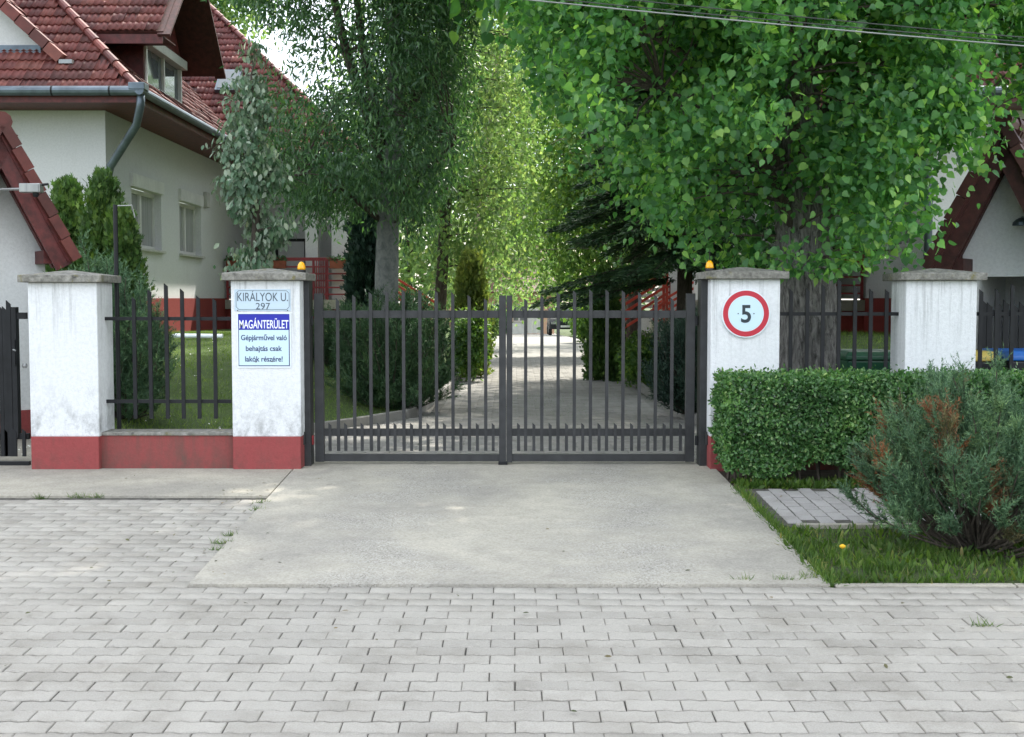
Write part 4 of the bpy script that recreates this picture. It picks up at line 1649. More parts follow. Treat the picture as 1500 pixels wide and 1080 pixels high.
# ================================================================== SHELTERS WITH STEEP GABLES
def shelter(label, A, sgn, s, rise, wall_half, opening, tm, light_px=None, wood="wood_red"):
    """A: foot of the verge that shows; sgn +1 right of the drive, -1 left of it; the gable turns towards the drive"""
    r = R(35)
    n = Vector((-sgn * math.sin(r), -math.cos(r), 0))
    a = Vector((math.cos(r), -sgn * math.sin(r), 0))
    A = Vector(A)
    apex = A + a * (s * sgn) + Vector((0, 0, rise))
    C = Vector((apex.x, apex.y, 0))                 # foot of the verge apex
    zE = A.z
    ov, ln = .45, 2.6
    t = thing("gabled_shelter", label, "shelter", C - n * (ov + .5))
    Wl = lambda u, d, z: C - n * d + a * u + Vector((0, 0, z))
    # walls
    w2 = wall_half
    zw = zE + rise * (s - w2) / s - .06
    g = MB()
    d0, d1 = ov, ov + .14
    zl = opening[2] if opening else 0
    g.prism([Wl(-w2, d0, zl), Wl(w2, d0, zl), Wl(w2, d0, zw), Wl(0, d0, apex.z - .10), Wl(-w2, d0, zw)], -n * .14)
    if opening:
        o0, o1 = opening[0], opening[1]
        for u0, u1 in ((-w2, o0), (o1, w2)):
            if u1 - u0 > .01:
                g.prism([Wl(u0, d0, -.05), Wl(u1, d0, -.05), Wl(u1, d0, zl - .001), Wl(u0, d0, zl - .001)], -n * .14)
        g.prism([Wl(-w2, d0 + 1.2, -.05), Wl(w2, d0 + 1.2, -.05), Wl(w2, d0 + 1.2, zw), Wl(-w2, d0 + 1.2, zw)], -n * .1)
    for u0 in (-w2, w2 - .14):
        g.prism([Wl(u0, d1 + .001, -.05), Wl(u0 + .14, d1 + .001, -.05), Wl(u0 + .14, d1 + .001, zw - .001), Wl(u0, d1 + .001, zw - .001)], -n * (ln - 1.0))
    g.build("wall", "shelter_stucco", t)
    pz = .30
    if not opening:
        q = MB()
        q.prism([Wl(-w2 - .01, d0 - .012, -.05), Wl(w2 + .012, d0 - .012, -.05), Wl(w2 + .012, d0 - .012, pz), Wl(-w2 - .01, d0 - .012, pz)], -n * .5)
        q.build("plinth", "plinth_red", t)
    # roof slopes
    roof = None
    for sg in (1, -1):
        e0, e1 = Wl(sg * s, 0, zE), Wl(sg * s, ln, zE)
        r0, r1 = Wl(0, 0, apex.z), Wl(0, ln, apex.z)
        nn = (a * (sg * rise) + Vector((0, 0, s))).normalized()
        m = MB()
        m.prism([p - nn * .05 for p in (e0, e1, r1, r0)], nn * .046)
        o = m.build("roof_deck", wood, t)
        sl = (r0 - e0).normalized()
        ee = (e1 - e0).normalized() * sg
        base = e0 if sg > 0 else e1
        other = e1 if sg > 0 else e0
        rb = r0 if sg > 0 else r1
        ro = r1 if sg > 0 else r0
        for sp in tile_spots([base, other, ro, rb], ee, sl):
            tile_object(sp, o, tm)
        # verge tiles and barge board, rafters
        N = 6
        for i in range(N):
            p = e0 + (r0 - e0) * (i / N) + nn * .03
            q = e0 + (r0 - e0) * ((i + .97) / N) + nn * .015
            MB().bar(p + n * .02, q + n * .02, .11, .10, up=nn).build("verge_tile", tm.materials[0].name, o)
        off = -nn * .10
        MB().bar(e0 + off - n * .03 - sl * .02, r0 + off - n * .03, .03, .17, up=nn).build("barge_board", wood, o)
        MB().bar(e0 + off - n * .25, r0 + off - n * .25, .08, .12, up=nn).build("rafter", wood, o)
    ridge_caps(Wl(0, -.03, apex.z + .02), Wl(0, ln, apex.z + .02), t, r=.10, ln=.36, mat=tm.materials[0].name)
    # wall plate ends under the eaves
    for sg in (1, -1):
        u0, u1 = sorted((sg * (w2 - .10), sg * (s - .10)))
        m = MB()
        zz = zE + .10
        m.prism([Wl(u0, .10, zz - .13), Wl(u1, .10, zz - .13), Wl(u1, .10, zz), Wl(u0, .10, zz)], -n * .345)
        m.build("beam", wood, t)
    return t, Wl


tL, WlL = shelter("small white shelter with steep red tiled gable at the left picture edge", at(107, 382, 12.3), -1, .66, 1.30, .50, None, TILE)
tR, WlR = shelter("small white shelter with steep brown tiled gable at the right picture edge", at(1361, 394, 12.0), 1, .66, 1.36, .46, (-.30, .40, 1.66), TILE_BROWN, wood="wood_dark")

# floodlight on its arm, left; lamp on the right shelter wall
c = at(46, 277, 11.6)
fl = thing("floodlight", "small floodlight on an arm in front of the left red gable", "lamp", c)
e = Vector((-5.25, 11.95, c.z + .02))
MB().tube([e, c + Vector((-.09, 0, 0))], .013, 8).build("arm", "galvanised", fl)
MB().box(c.x - .10, c.x + .10, c.y - .05, c.y + .05, c.z - .035, c.z + .05).build("housing", "galvanised", fl, bevel=.008)
MB().prism([(c.x - .09, c.y - .055, c.z - .03), (c.x + .09, c.y - .055, c.z - .03), (c.x + .09, c.y - .055, c.z + .04), (c.x - .09, c.y - .055, c.z + .04)], (0, -.006, 0)).build("glass", "curtain", fl)
MB().tube([(c.x + .10, c.y, c.z + .04), (c.x + .16, c.y, c.z + .045)], .012, 8).build("sensor_arm", "steel_dark", fl)
MB().lathe((c.x + .04, c.y, c.z - .075), [(.02, 0), (.03, .02), (.028, .045)], 12).build("sensor", "steel_dark", fl)
c = WlR(.12, .40, 2.22)
wl = thing("wall_lamp", "grey lamp on the white wall of the right shelter", "lamp", c)
nR = Vector((-math.sin(R(35)), -math.cos(R(35)), 0))
MB().tube([c - nR * .06, c + nR * .05], .02, 8).build("bracket", "zinc", wl)
MB().lathe(c + nR * .08 + Vector((0, 0, -.07)), [(.085, 0), (.08, .03), (.05, .06), (.02, .075)], 14).build("shade", "zinc", wl)

# ================================================================== PEDESTRIAN GATE, LEFT EDGE
PY = GY + .26
X = lambda px: at(px, 500, PY).x
Zp = lambda py: at(300, py, PY).z
pg = thing("pedestrian_gate", "black metal pedestrian gate at the left picture edge", "gate", (X(-40), PY, 0))
for a, b in ((458, 467.5), (635, 643.5), (676, 683)):
    MB().box(X(-120), X(40), PY - .02, PY + .02, Zp(b), Zp(a)).build("rail", "steel_dark", pg)
MB().box(X(19), X(26), PY - .035, PY + .035, Zp(641), Zp(450)).build("stile", "steel_dark", pg)
for px, py in ((3, 447), (9.5, 449), (15.5, 440), (-9, 442), (-22, 440), (-35, 442), (-48, 447)):
    m = flat_bar(Zp(668), Zp(py), .036, .016)
    m.v = [(x + X(px), y + PY - .030, z) for x, y, z in m.v]
    m.build("bar", "steel_dark", pg)
for px in (8, 21, 34, -4, -16, -29):
    m = flat_bar(Zp(668), Zp(628), .03, .016)
    m.v = [(x + X(px), y + PY - .030, z) for x, y, z in m.v]
    m.build("bar", "steel_dark", pg)
lk = MB().box(X(23), X(25.5), PY - .06, PY - .036, Zp(535), Zp(498)).build("lock_plate", "steel_dark", pg)
MB().tube([(X(24), PY - .07, Zp(512)), (X(28), PY - .085, Zp(513))], .008, 8).build("handle", "galvanised", lk)
MB().lathe((X(35.5), PY + .0, Zp(536)), [(.016, -.02), (.024, 0), (.016, .02)], 12).build("door_knob", "galvanised", pg)

m = MB()
m.box(-5.22, -4.05, 10.721, 12.72, -.08, .008)
tag(m.build("garden_path", "strip_concrete"), kind="structure")
xg = X(-120)
P0 = pillar(-224, -123, "white pillar with red base on the far side of the pedestrian gate", 414)
r = thing("low_wall", "low red wall running on left of the pedestrian gate", "wall", (-7.2, GY + .2, 0))
MB().box(-9, P0[1] + .02, GY + .06, GY + .30, -.1, wz - .03).build("wall_body", "wall_red", r)
MB().box(-9, P0[1] + .02, GY + .045, GY + .315, wz - .029, wz).build("coping", "cap_concrete", r, bevel=.006)
# ---- slim pole behind the first fence picket
c = at(174.5, 612, 10.62)
zt = at(174.5, 300, 10.62).z
pt = thing("metal_pole", "tall thin dark pole standing behind the left fence", "pole", (c.x, 10.62, .3))
MB().tube([(c.x, 10.62, .25), (c.x, 10.62, zt)], .020, 10).build("shaft", "steel_dark", pt)
MB().tube([(c.x, 10.62, zt - .01), (c.x + .14, 10.64, zt - .005), (c.x + .16, 10.65, zt - .11)], .006, 6).build("bracket", "galvanised", pt)

# ---- overhead cables
for k, (y0, y1, mt, rr, lb) in enumerate(((-14, 62, "galvanised", .006, "lower pale overhead cable crossing the top right"), (-19, 56, "cable", .0045, "middle thin overhead cable crossing the top right"), (-30, 50, "cable", .0045, "upper dark overhead cable crossing the top right"))):
    a, b = at(690, y0, 9.0), at(1640, y1 + 12, 9.0)
    pts = []
    for i in range(13):
        t = i / 12
        p = a.lerp(b, t * 1.6 - .3)
        p.z -= .04 * (1 - (2 * t - 1) ** 2)
        pts.append(p)
    tag(MB().tube(pts, rr, 6).build("overhead_cable", mt, smooth=True), lb, "cable", "overhead cables")


# ================================================================== WHEELIE BINS
def bin_(label, cx, cy, ztop, lid_mat, body_mat, rot=0.0, zb=.03):
    t = thing("wheelie_bin", label, "bin", (cx, cy, zb), "wheelie bins behind the fence")
    Hh = ztop - zb
    ca, sa = math.cos(rot), math.sin(rot)
    P = lambda x, y, z: (cx + ca * x - sa * y, cy + sa * x + ca * y, zb + z)
    m = MB()
    lo = [(-.22, -.24), (.22, -.24), (.22, .24), (-.22, .24)]
    hi = [(-.28, -.33), (.28, -.33), (.28, .33), (-.28, .33)]
    m.add([P(x, y, .06) for x, y in lo] + [P(x, y, Hh - .09) for x, y in hi], [(3, 2, 1, 0), (4, 5, 6, 7), (0, 1, 5, 4), (1, 2, 6, 5), (2, 3, 7, 6), (3, 0, 4, 7)])
    m.build("body", body_mat, t, bevel=.02)
    m = MB()
    q = [(-.30, -.35), (.30, -.35), (.30, .35), (-.30, .35)]
    q2 = [(-.26, -.30), (.26, -.30), (.26, .30), (-.26, .30)]
    m.add([P(x, y, Hh - .088) for x, y in q] + [P(x, y, Hh - .045) for x, y in q] + [P(x, y, Hh) for x, y in q2],
          [(3, 2, 1, 0), (0, 1, 5, 4), (1, 2, 6, 5), (2, 3, 7, 6), (3, 0, 4, 7), (4, 5, 9, 8), (5, 6, 10, 9), (6, 7, 11, 10), (7, 4, 8, 11), (8, 9, 10, 11)])
    m.build("lid", lid_mat, t, bevel=.012)
    MB().tube([P(-.22, .38, Hh - .10), P(.22, .38, Hh - .10)], .015, 8).build("handle", body_mat, t)
    for s in (-1, 1):
        MB().tube([P(s * .23, .25, .10), P(s * .28, .25, .10)], .10, 16).build("wheel", "black_rubber", t)
    return t


c = at(1268, 513, 12.5)
bin_("green wheelie bin behind the fence between trunk and pillar", c.x, 12.5, c.z, "bin_green", "bin_green", zb=.30)
c = at(1499, 512, 11.25)
bin_("dark bin with a blue lid at the right picture edge", c.x, 11.25, c.z, "bin_blue", "bin_black", .05, zb=.06)
c = at(1398, 513, 11.35)
bin_("dark bin with a yellow lid half hidden by the rear pillar", c.x, 11.35, c.z, "bin_yellow", "bin_black", -.04, zb=.06)

# dark picket gate in front of the right shelter
k = thing("picket_gate", "dark pointed picket gate behind the bins in front of the right shelter", "gate", (at(1475, 520, 11.85).x, 11.85, 0))
for i, px in enumerate((1441, 1450, 1463, 1474, 1487, 1497, 1509, 1520)):
    p = at(px, 434 + (i * 5 % 7) + 4, 11.85)
    m = flat_bar(.1, p.z, .055, .018)
    m.v = [(x + p.x, y + 11.85, z) for x, y, z in m.v]
    m.build("picket", "steel_dark", k)
for z in (.35, 1.3):
    MB().box(at(1438, 500, 11.85).x, at(1524, 500, 11.85).x, 11.861, 11.89, z - .03, z + .03).build("rail", "steel_dark", k)

# ================================================================== FAR END OF THE YARD
by = 71.0
bz = YARD(70)
fb = thing("garage_building", "low building with pale doors at the far end of the drive", "building", (1, by, bz))
xa, xb = at(690, 480, by).x, at(812, 480, by).x
fx0 = lambda px: at(px, 480, by).x
walls(fb, (0, by, 0), (1, 0, 0), (0, -1, 0), fx0(640), xb, bz, 2.1, [(fx0(751), fx0(770), .1, 1.15), (fx0(772), fx0(795), bz + .02, 1.15)], mat="far_stucco")
window(fb, (0, by, 0), (1, 0, 0), (0, -1, 0), fx0(751), fx0(770), .1, 1.15, box=False, glass="glass")
m = MB()
d0, d1 = fx0(772), fx0(795)
for i in range(3):
    w_ = (d1 - d0) / 3
    MB().box(d0 + i * w_ + .01, d0 + (i + 1) * w_ - .01, by + .05, by + .1, bz + .02, 1.149).build("door_leaf", "white_frame", fb)
MB().box(fx0(748), fx0(771), by - .03, by - .002, bz, .05).build("base_panel", "white_frame", fb)
rf = MB()
rf.prism([(fx0(630), by - 1.0, 1.75), (xb + .6, by - 1.0, 1.75), (xb + .6, by + 4, 4.6), (fx0(630), by + 4, 4.6)], (0, 0, .12))
rf.build("roof", "roof_tile_clay", fb)
# dark parked car beside it
cx, cy = at(826, 480, 66).x, 66.0
cz = YARD(66)
cr = thing("parked_car", "dark car parked beside the pale doors at the end of the drive", "car", (cx, cy, cz))
bd = MB()
prof = [(-2.1, .35), (-2.1, .75), (-1.9, .92), (-1.2, .98), (-.7, 1.42), (.9, 1.45), (1.6, 1.0), (2.1, .85), (2.15, .35)]
bd.prism([(cx - .85, cy + y, cz + z) for y, z in prof], (1.7, 0, 0))
body = bd.build("body", "car_paint", cr, bevel=.06)
MB().prism([(cx - .7, cy - 1.24, cz + 1.0), (cx + .7, cy - 1.24, cz + 1.0), (cx + .62, cy - .80, cz + 1.37), (cx - .62, cy - .80, cz + 1.37)], (0, -.03, .02)).build("windscreen", "glass", cr)
for s in (-1, 1):
    for yy_ in (-1.35, 1.35):
        wh = MB().tube([(cx + s * .70, cy + yy_, cz + .32), (cx + s * .88, cy + yy_, cz + .32)], .32, 20).build("wheel", "black_rubber", cr)
        MB().tube([(cx + s * .881, cy + yy_, cz + .32), (cx + s * .89, cy + yy_, cz + .32)], .2, 14).build("rim", "galvanised", wh)
    MB().box(cx + s * .62 - .15, cx + s * .62 + .15, cy - 2.13, cy - 2.09, cz + .62, cz + .75).build("headlight", "curtain", cr)
MB().box(cx - .26, cx + .26, cy - 2.13, cy - 2.105, cz + .45, cz + .56).build("number_plate", "white_frame", cr)

# second porch further down on the right: pale railing and red stair rail
pc = thing("side_porch", "raised porch with pale slatted railing and red stair rail right of the drive", "porch", (3.6, 26.5, 0))
Yp = 26.0
zf = at(950, 458, Yp).z
xl, xr_ = at(922, 450, Yp).x, at(980, 450, Yp).x
MB().box(xl, xr_ + .8, Yp, Yp + 1.2, .02, zf).build("base", "house_stucco", pc)
for i in range(5):
    z = zf + .09 + i * .12
    MB().box(xl, xr_, Yp - .03, Yp, z, z + .075).build("slat", "shutter", pc)
for x in (xl, xr_):
    MB().box(x - .03, x + .03, Yp - .001, Yp + .05, zf, zf + .66).build("post", "rail_red", pc)
MB().box(xr_ - .02, xr_ + .22, Yp + .3, Yp + .5, zf, zf + 2.2).build("column", "house_stucco", pc)
a0, b0 = at(1042, 398, Yp - .5), at(958, 448, Yp - .5)
for i in range(5):
    dz = -i * .13
    MB().bar(a0 + Vector((0, 0, dz)), b0 + Vector((0, 0, dz)), .03, .05).build("stair_rail", "rail_bright", pc)
for t in (0, .5, 1):
    p = a0.lerp(b0, t)
    MB().bar(p + Vector((0, .03, .03)), (p.x, p.y + .03, .0), .05, .05).build("stair_post", "rail_red", pc)
p = at(1008, 408, 24.5)
ln = thing("garden_lamp", "small white garden lantern above the red stair rail", "lamp", (p.x, 24.5, .4))
MB().tube([(p.x, 24.5, .3), (p.x, 24.5, p.z - .1)], .03, 8).build("post", "steel_dark", ln)
MB().lathe((p.x, 24.5, p.z - .1), [(.05, 0), (.13, .08), (.15, .25), (.12, .30)], 12).build("shade", "sign_white", ln)
MB().lathe((p.x, 24.5, p.z + .2005), [(.17, 0), (.05, .1), (.02, .14)], 12).build("cap", "steel_dark", ln)

# pale pipes lying at the house plinth
for i in range(2):
    a, b = at(252 + 4 * i, 489, 18.3 + i * .12), at(326, 492, 18.2 + i * .12)
    a.z = lawn_z(a.x, a.y) + .06
    b.z = lawn_z(b.x, b.y) + .06
    tag(MB().tube([a, a.lerp(b, .5), b], .028, 8).build("plastic_pipe", "sign_white"), ("pale plastic pipe lying on the lawn, nearer the left house wall" if i else "pale plastic pipe lying on the lawn, farther from the left house wall"), "pipe", "pale pipes on the lawn")

# ================================================================== VEGETATION
def wobble(a, b, n, amp, sag=0.0):
    a, b = Vector(a), Vector(b)
    d = (b - a)
    k = d.length
    out = []
    o1 = Vector((random.gauss(0, 1), random.gauss(0, 1), random.gauss(0, .5))) * amp * k
    for i in range(n):
        t = i / (n - 1)
        p = a.lerp(b, t) + o1 * math.sin(math.pi * t)
        p.z += sag * k * math.sin(math.pi * t)
        out.append(p)
    return out


def nearest_on(paths, p):
    best = None
    for path in paths:
        for i, q in enumerate(path):
            d = (q - p).length + max(0, q.z - p.z) * .8
            if best is None or d < best[0]:
                best = (d, q)
    return best[1]


def make_branches(root, trunk, limbs, centers, frac, mat, r0=.022):
    """limbs as given, twigs from limbs to a share of the leaf clusters"""
    m = MB()
    for pts, ra, rb in limbs:
        n = len(pts)
        m.tube(pts, [ra + (rb - ra) * i / (n - 1) for i in range(n)], 8)
    paths = [p for p, _, _ in limbs] + [trunk]
    idx = rng.permutation(len(centers))[:int(len(centers) * frac)]
    for i in idx:
        c = Vector(centers[i])
        q = nearest_on(paths, c)
        if (c - q).length > 3.0 or (c - q).length < .1:
            continue
        m.tube(wobble(q, c, 5, .08, .06), [r0, r0 * .8, r0 * .6, r0 * .4, r0 * .2], 5, caps=False)
    if not m.f:
        return None
    o = m.build("branches", mat, root, smooth=True)
    o["kind"] = "stuff"
    return o


def leaf_cloud(centers, per, spread, size, ctr, up=.5, out=.6, rand=.7, droop=.6, flat_=1.0):
    """leaves gathered round cluster centres; returns pos, normal, direction, size"""
    C = np.repeat(np.asarray(centers), per, axis=0)
    n = len(C)
    off = rng.normal(size=(n, 3)) * spread
    off[:, 2] *= flat_
    pos = C + off
    o = norm(pos - np.asarray(ctr)[None, :])
    nr = norm(o * out + np.array([0, 0, up]) + rng.normal(size=(n, 3)) * rand)
    yd = norm(rng.normal(size=(n, 3)) + np.array([0, 0, -droop * 2]) + o * .4)
    sc = rng.uniform(size[0], size[1], n)
    return pos, nr, yd, sc


def ell_points(n, c, r, shell=.5):
    u = rnd_unit(n)
    rad = rng.uniform(shell ** 3, 1, n) ** (1 / 3)
    return np.asarray(c) + u * rad[:, None] * np.asarray(r)


def trunk_mesh(root, pts, radii, mat, n=16, jit=.04, flare=True):
    m = MB()
    # resample
    P, Rr = [], []
    for i in range(len(pts) - 1):
        a, b = Vector(pts[i]), Vector(pts[i + 1])
        k = max(2, int((b - a).length / .15))
        for j in range(k):
            t = j / k
            P.append(a.lerp(b, t))
            Rr.append(radii[i] + (radii[i + 1] - radii[i]) * t)
    P.append(Vector(pts[-1]))
    Rr.append(radii[-1])
    m.tube(P, Rr, n, jit=jit)
    return m.build("trunk", mat, root, smooth=True), P


# ---- the big poplar, right
tx, ty = at(1184, 500, 11.6).x, 11.6
pop = thing("poplar_tree", "big broad-leaved tree with thick furrowed trunk behind the right fence", "tree", (tx, ty, .2))
tr, tp = trunk_mesh(pop, [(tx, ty, .1), (tx, ty, .5), (tx - .01, ty, 1.2), (tx - .06, ty + .05, 2.2), (tx - .16, ty + .1, 3.4), (tx - .1, ty + .2, 5.5), (tx + .1, ty + .2, 8.5), (tx + .2, ty + .2, 11.5)],
                    [.36, .295, .27, .25, .22, .18, .11, .04], "bark_poplar", 22, .07)
bpy.data.objects.remove(tr)
fm_ = MB()
NS = 96
zs = np.arange(.1, 3.6, .035)
ctrs = [(.1, .0, .0), (1.2, -.01, 0), (2.2, -.06, .05), (3.6, -.16, .11)]
for z in zs:
    cx_ = tx + np.interp(z, [c[0] for c in ctrs], [c[1] for c in ctrs])
    cy_ = ty + np.interp(z, [c[0] for c in ctrs], [c[2] for c in ctrs])
    r_ = np.interp(z, [.1, .5, 1.2, 2.2, 3.6], [.36, .30, .275, .255, .22])
    for j in range(NS):
        a = 2 * math.pi * j / NS
        w1 = a * 17 + .9 * math.sin(z * 3.1 + a * 2) + .7 * math.sin(z * 7.3 + a * 5)
        w2 = a * 11 - .8 * math.sin(z * 2.3 + a * 3) + .6 * math.sin(z * 9.1)
        rid = abs(math.sin(w1 / 2)) ** .6 * .6 + abs(math.sin(w2 / 2)) ** .6 * .4
        rid *= .75 + .25 * math.sin(z * 23 + a * 9) 
        k_ = r_ * (1 + .03 * math.sin(a * 3 + z)) + (rid - .6) * .055 + random.gauss(0, .003)
        fm_.v.append((cx_ + math.cos(a) * k_, cy_ + math.sin(a) * k_, z))
for i in range(len(zs) - 1):
    for j in range(NS):
        a, b = i * NS + j, i * NS + (j + 1) % NS
        fm_.f.append((a, b, b + NS, a + NS))
tr = fm_.build("trunk", "bark_poplar", pop, smooth=True)
MB().tube([(tx - .15, ty + .1, 3.4), (tx - .1, ty + .2, 5.5), (tx + .1, ty + .2, 8.5), (tx + .2, ty + .2, 11.5)], [.215, .18, .11, .04], 16).build("upper_trunk", "bark_poplar", pop, smooth=True)
limb_spec = [((tx - .05, ty, 1.75), (tx - 1.5, ty - .7, 3.3), .07), ((tx - .08, ty, 2.1), (tx + 1.25, ty - .6, 3.0), .07), ((tx - .1, ty, 2.5), (tx - 2.3, ty - .2, 4.2), .08), ((tx - .1, ty, 2.9), (tx + 1.9, ty + .3, 4.3), .08),
             ((tx - .1, ty, 2.6), (tx - .4, ty - 1.6, 3.9), .06), ((tx - .1, ty, 3.4), (tx + .8, ty - 1.5, 4.8), .06), ((tx, ty, 4.6), (tx - 2.6, ty - 1.2, 7.2), .08), ((tx, ty, 4.8), (tx + 2.4, ty + 1.0, 7.5), .08),
             ((tx, ty, 5.5), (tx + .3, ty - 2.6, 8), .07), ((tx, ty, 6), (tx - 1.0, ty + 2.6, 9), .07), ((tx - .08, ty, 2.2), (tx - 1.0, ty + 1.6, 3.6), .06), ((tx - .08, ty, 2.7), (tx + 1.2, ty + 1.6, 4), .06)]
limbs = [(wobble(a, b, 9, .05, .10), r, r * .25) for a, b, r in limb_spec]
poly_px = [(770, -80), (772, 60), (795, 105), (840, 140), (850, 215), (885, 262), (905, 300), (955, 318), (1010, 345), (1055, 378), (1090, 398), (1130, 408), (1175, 410), (1215, 388), (1260, 372), (1300, 385), (1330, 345), (1360, 320), (1375, 290), (1385, 235), (1410, 180), (1460, 150), (1540, 130), (1620, 100), (1640, -80)]
polyw = [(at(px, py, 11.4).x, at(px, py, 11.4).z) for px, py in poly_px]
cs = []
while len(cs) < 820:
    x, y, z = rng.uniform(-.1, 5.6), rng.uniform(9.4, 13.8), rng.uniform(1.5, 4.6)
    h_ = 2.1 * math.sqrt(max(0.05, 1 - ((x - 2.2) / 2.7) ** 2))
    if abs(y - 11.5) > h_ * (.55 + .45 * min(1, (z - 1.5) / 1.6)):
        continue
    # hollow heart round the trunk and in the lower left
    if math.hypot(x - tx, y - ty) < .42 and z < 3.0:
        continue
    if not in_poly(np.array([x]), np.array([z]), polyw)[0]:
        continue
    if x < 2.1 and z < 2.9 and rng.random() < .35:
        continue
    if math.sin(x * 4.3 + 1.3 * math.sin(z * 3.1)) + math.sin(y * 3.7 + 2.0 * math.sin(x * 2.3)) + math.sin(z * 5.3 + 1.7 * math.sin(y * 2.9)) < .35:
        continue
    cs.append((x, y, z))
cs = np.array(cs)
ctr = (tx, ty, 3.2)
p_, n_, y_, s_ = leaf_cloud(cs, 56, .14, (.036, .090), ctr, up=.7, out=.35, rand=.8, droop=.45)
ok = p_[:, 2] > 1.62
p_, n_, y_, s_ = p_[ok], n_[ok], y_[ok], s_[ok]
# the leaves that show largest become pieces of their own
front = np.argsort(p_[:, 1] - .1 * s_ * 50 + (np.abs(p_[:, 0] / p_[:, 1]) > .41) * 50 + (p_[:, 2] > 1.44 + p_[:, 1] * .235) * 50)[:300]
rest = np.setdiff1d(np.arange(len(p_)), front)
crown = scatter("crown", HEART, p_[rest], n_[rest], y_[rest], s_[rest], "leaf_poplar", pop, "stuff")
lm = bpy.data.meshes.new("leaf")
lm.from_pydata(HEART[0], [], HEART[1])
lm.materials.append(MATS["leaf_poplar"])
for i in front:
    Y = Vector(y_[i]).normalized()
    Z = Vector(n_[i])
    Z = (Z - Y * Z.dot(Y)).normalized()
    Xa = Y.cross(Z)
    M = Matrix((Xa, Y, Z)).transposed() * float(s_[i])
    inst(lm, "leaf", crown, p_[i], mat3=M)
# upper crown above the picture, enlarged to shade the drive and foreground
cu = np.concatenate([ell_points(1500, (tx - .2, ty + .7, 7.6), (5.1, 5.4, 3.6), .25), ell_points(420, (tx, ty - .2, 10.8), (3.0, 3.0, 2.4), .2)])
cu = cu[cu[:, 2] > 4.55]
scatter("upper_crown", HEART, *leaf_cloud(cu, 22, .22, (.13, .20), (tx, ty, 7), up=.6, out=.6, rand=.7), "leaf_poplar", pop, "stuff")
make_branches(pop, tp, limbs, cs, .32, "bark_brown", .017)

# ---- dark small-leaved tree, left of the drive
wx, wy = at(566, 430, 16.6).x, 16.6
wil = thing("narrow_leaved_tree", "dark small-leaved tree with smooth grey trunk behind the left half of the gate", "tree", (wx, wy, .05))
A_ = lambda px, py, d=0.0: at(px, py, wy + d)
tr, tp = trunk_mesh(wil, [A_(566, 470) - Vector((0, 0, 1.2)), A_(566, 436), A_(568, 330), A_(573, 260), A_(580, 180), A_(577, 60, .2), A_(572, -60, .3), A_(566, -300, .4)], [.20, .165, .150, .14, .11, .09, .07, .03], "bark_grey", 16, .02)
limbs = [([A_(572, 290), A_(552, 215), A_(530, 140, -.2), A_(508, 80, -.3), A_(490, 0, -.4), A_(470, -120, -.5)], .095, .04),
         ([A_(570, 270), A_(548, 150, .2), A_(530, 60, .3), A_(520, -30, .4)], .08, .04),
         ([A_(580, 200), A_(620, 120, .3), A_(650, 40, .5), A_(670, -100, .8)], .07, .03),
         ([A_(575, 300), A_(625, 250, -.5), A_(665, 210, -.9)], .05, .02),
         ([A_(565, 330), A_(500, 275, -.4), A_(440, 255, -.7), A_(400, 270, -.9)], .045, .015)]
poly_px = [(330, -150), (345, 25), (400, 35), (430, 62), (455, 95), (420, 110), (400, 150), (385, 200), (400, 250), (418, 290), (452, 300), (480, 320), (500, 290), (520, 300), (545, 285), (590, 285), (600, 330), (625, 335), (635, 295), (650, 270), (665, 220), (680, 150), (692, 60), (705, -150)]
gap_px = [(400, 35), (470, 90), (520, 190), (545, 240), (535, 150), (500, 60), (440, 30)]
polyw = [(A_(px, py).x, A_(px, py).z) for px, py in poly_px]
cs = []
while len(cs) < 1080:
    x, y, z = rng.uniform(-4.2, 0.1), rng.uniform(14.6, 18.6), rng.uniform(2.3, 6.6)
    h_ = 1.9 * math.sqrt(max(0.08, 1 - ((x + 1.9) / 2.3) ** 2))
    if abs(y - wy) > h_:
        continue
    if not in_poly(np.array([x]), np.array([z]), polyw)[0]:
        continue
    q = (x - A_(566, 300).x)
    if A_(335, 0).x < x < A_(445, 0).x and A_(400, 135).z < z < A_(400, 20).z and rng.random() < .85:
        continue
    if -1.25 < q < -.05 and z > 3.4 and rng.random() < .62:      # thin top-left part where sky shows
        continue
    cs.append((x, y, z))
cs = np.array(cs)
p_, n_, y_, s_ = leaf_cloud(cs, 40, .16, (.07, .12), (wx, wy, 4.2), up=.4, out=.4, rand=.8, droop=.7)
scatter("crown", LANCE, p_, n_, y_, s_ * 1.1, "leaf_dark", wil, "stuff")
cu = ell_points(700, (wx - .3, wy, 9.0), (3.0, 2.8, 3.2), .3)
cu = cu[cu[:, 2] > 6.2]
scatter("upper_crown", OVAL, *leaf_cloud(cu, 26, .22, (.13, .20), (wx, wy, 8.5)), "leaf_dark", wil, "stuff")
make_branches(wil, tp, limbs, cs, .25, "bark_brown", .014)

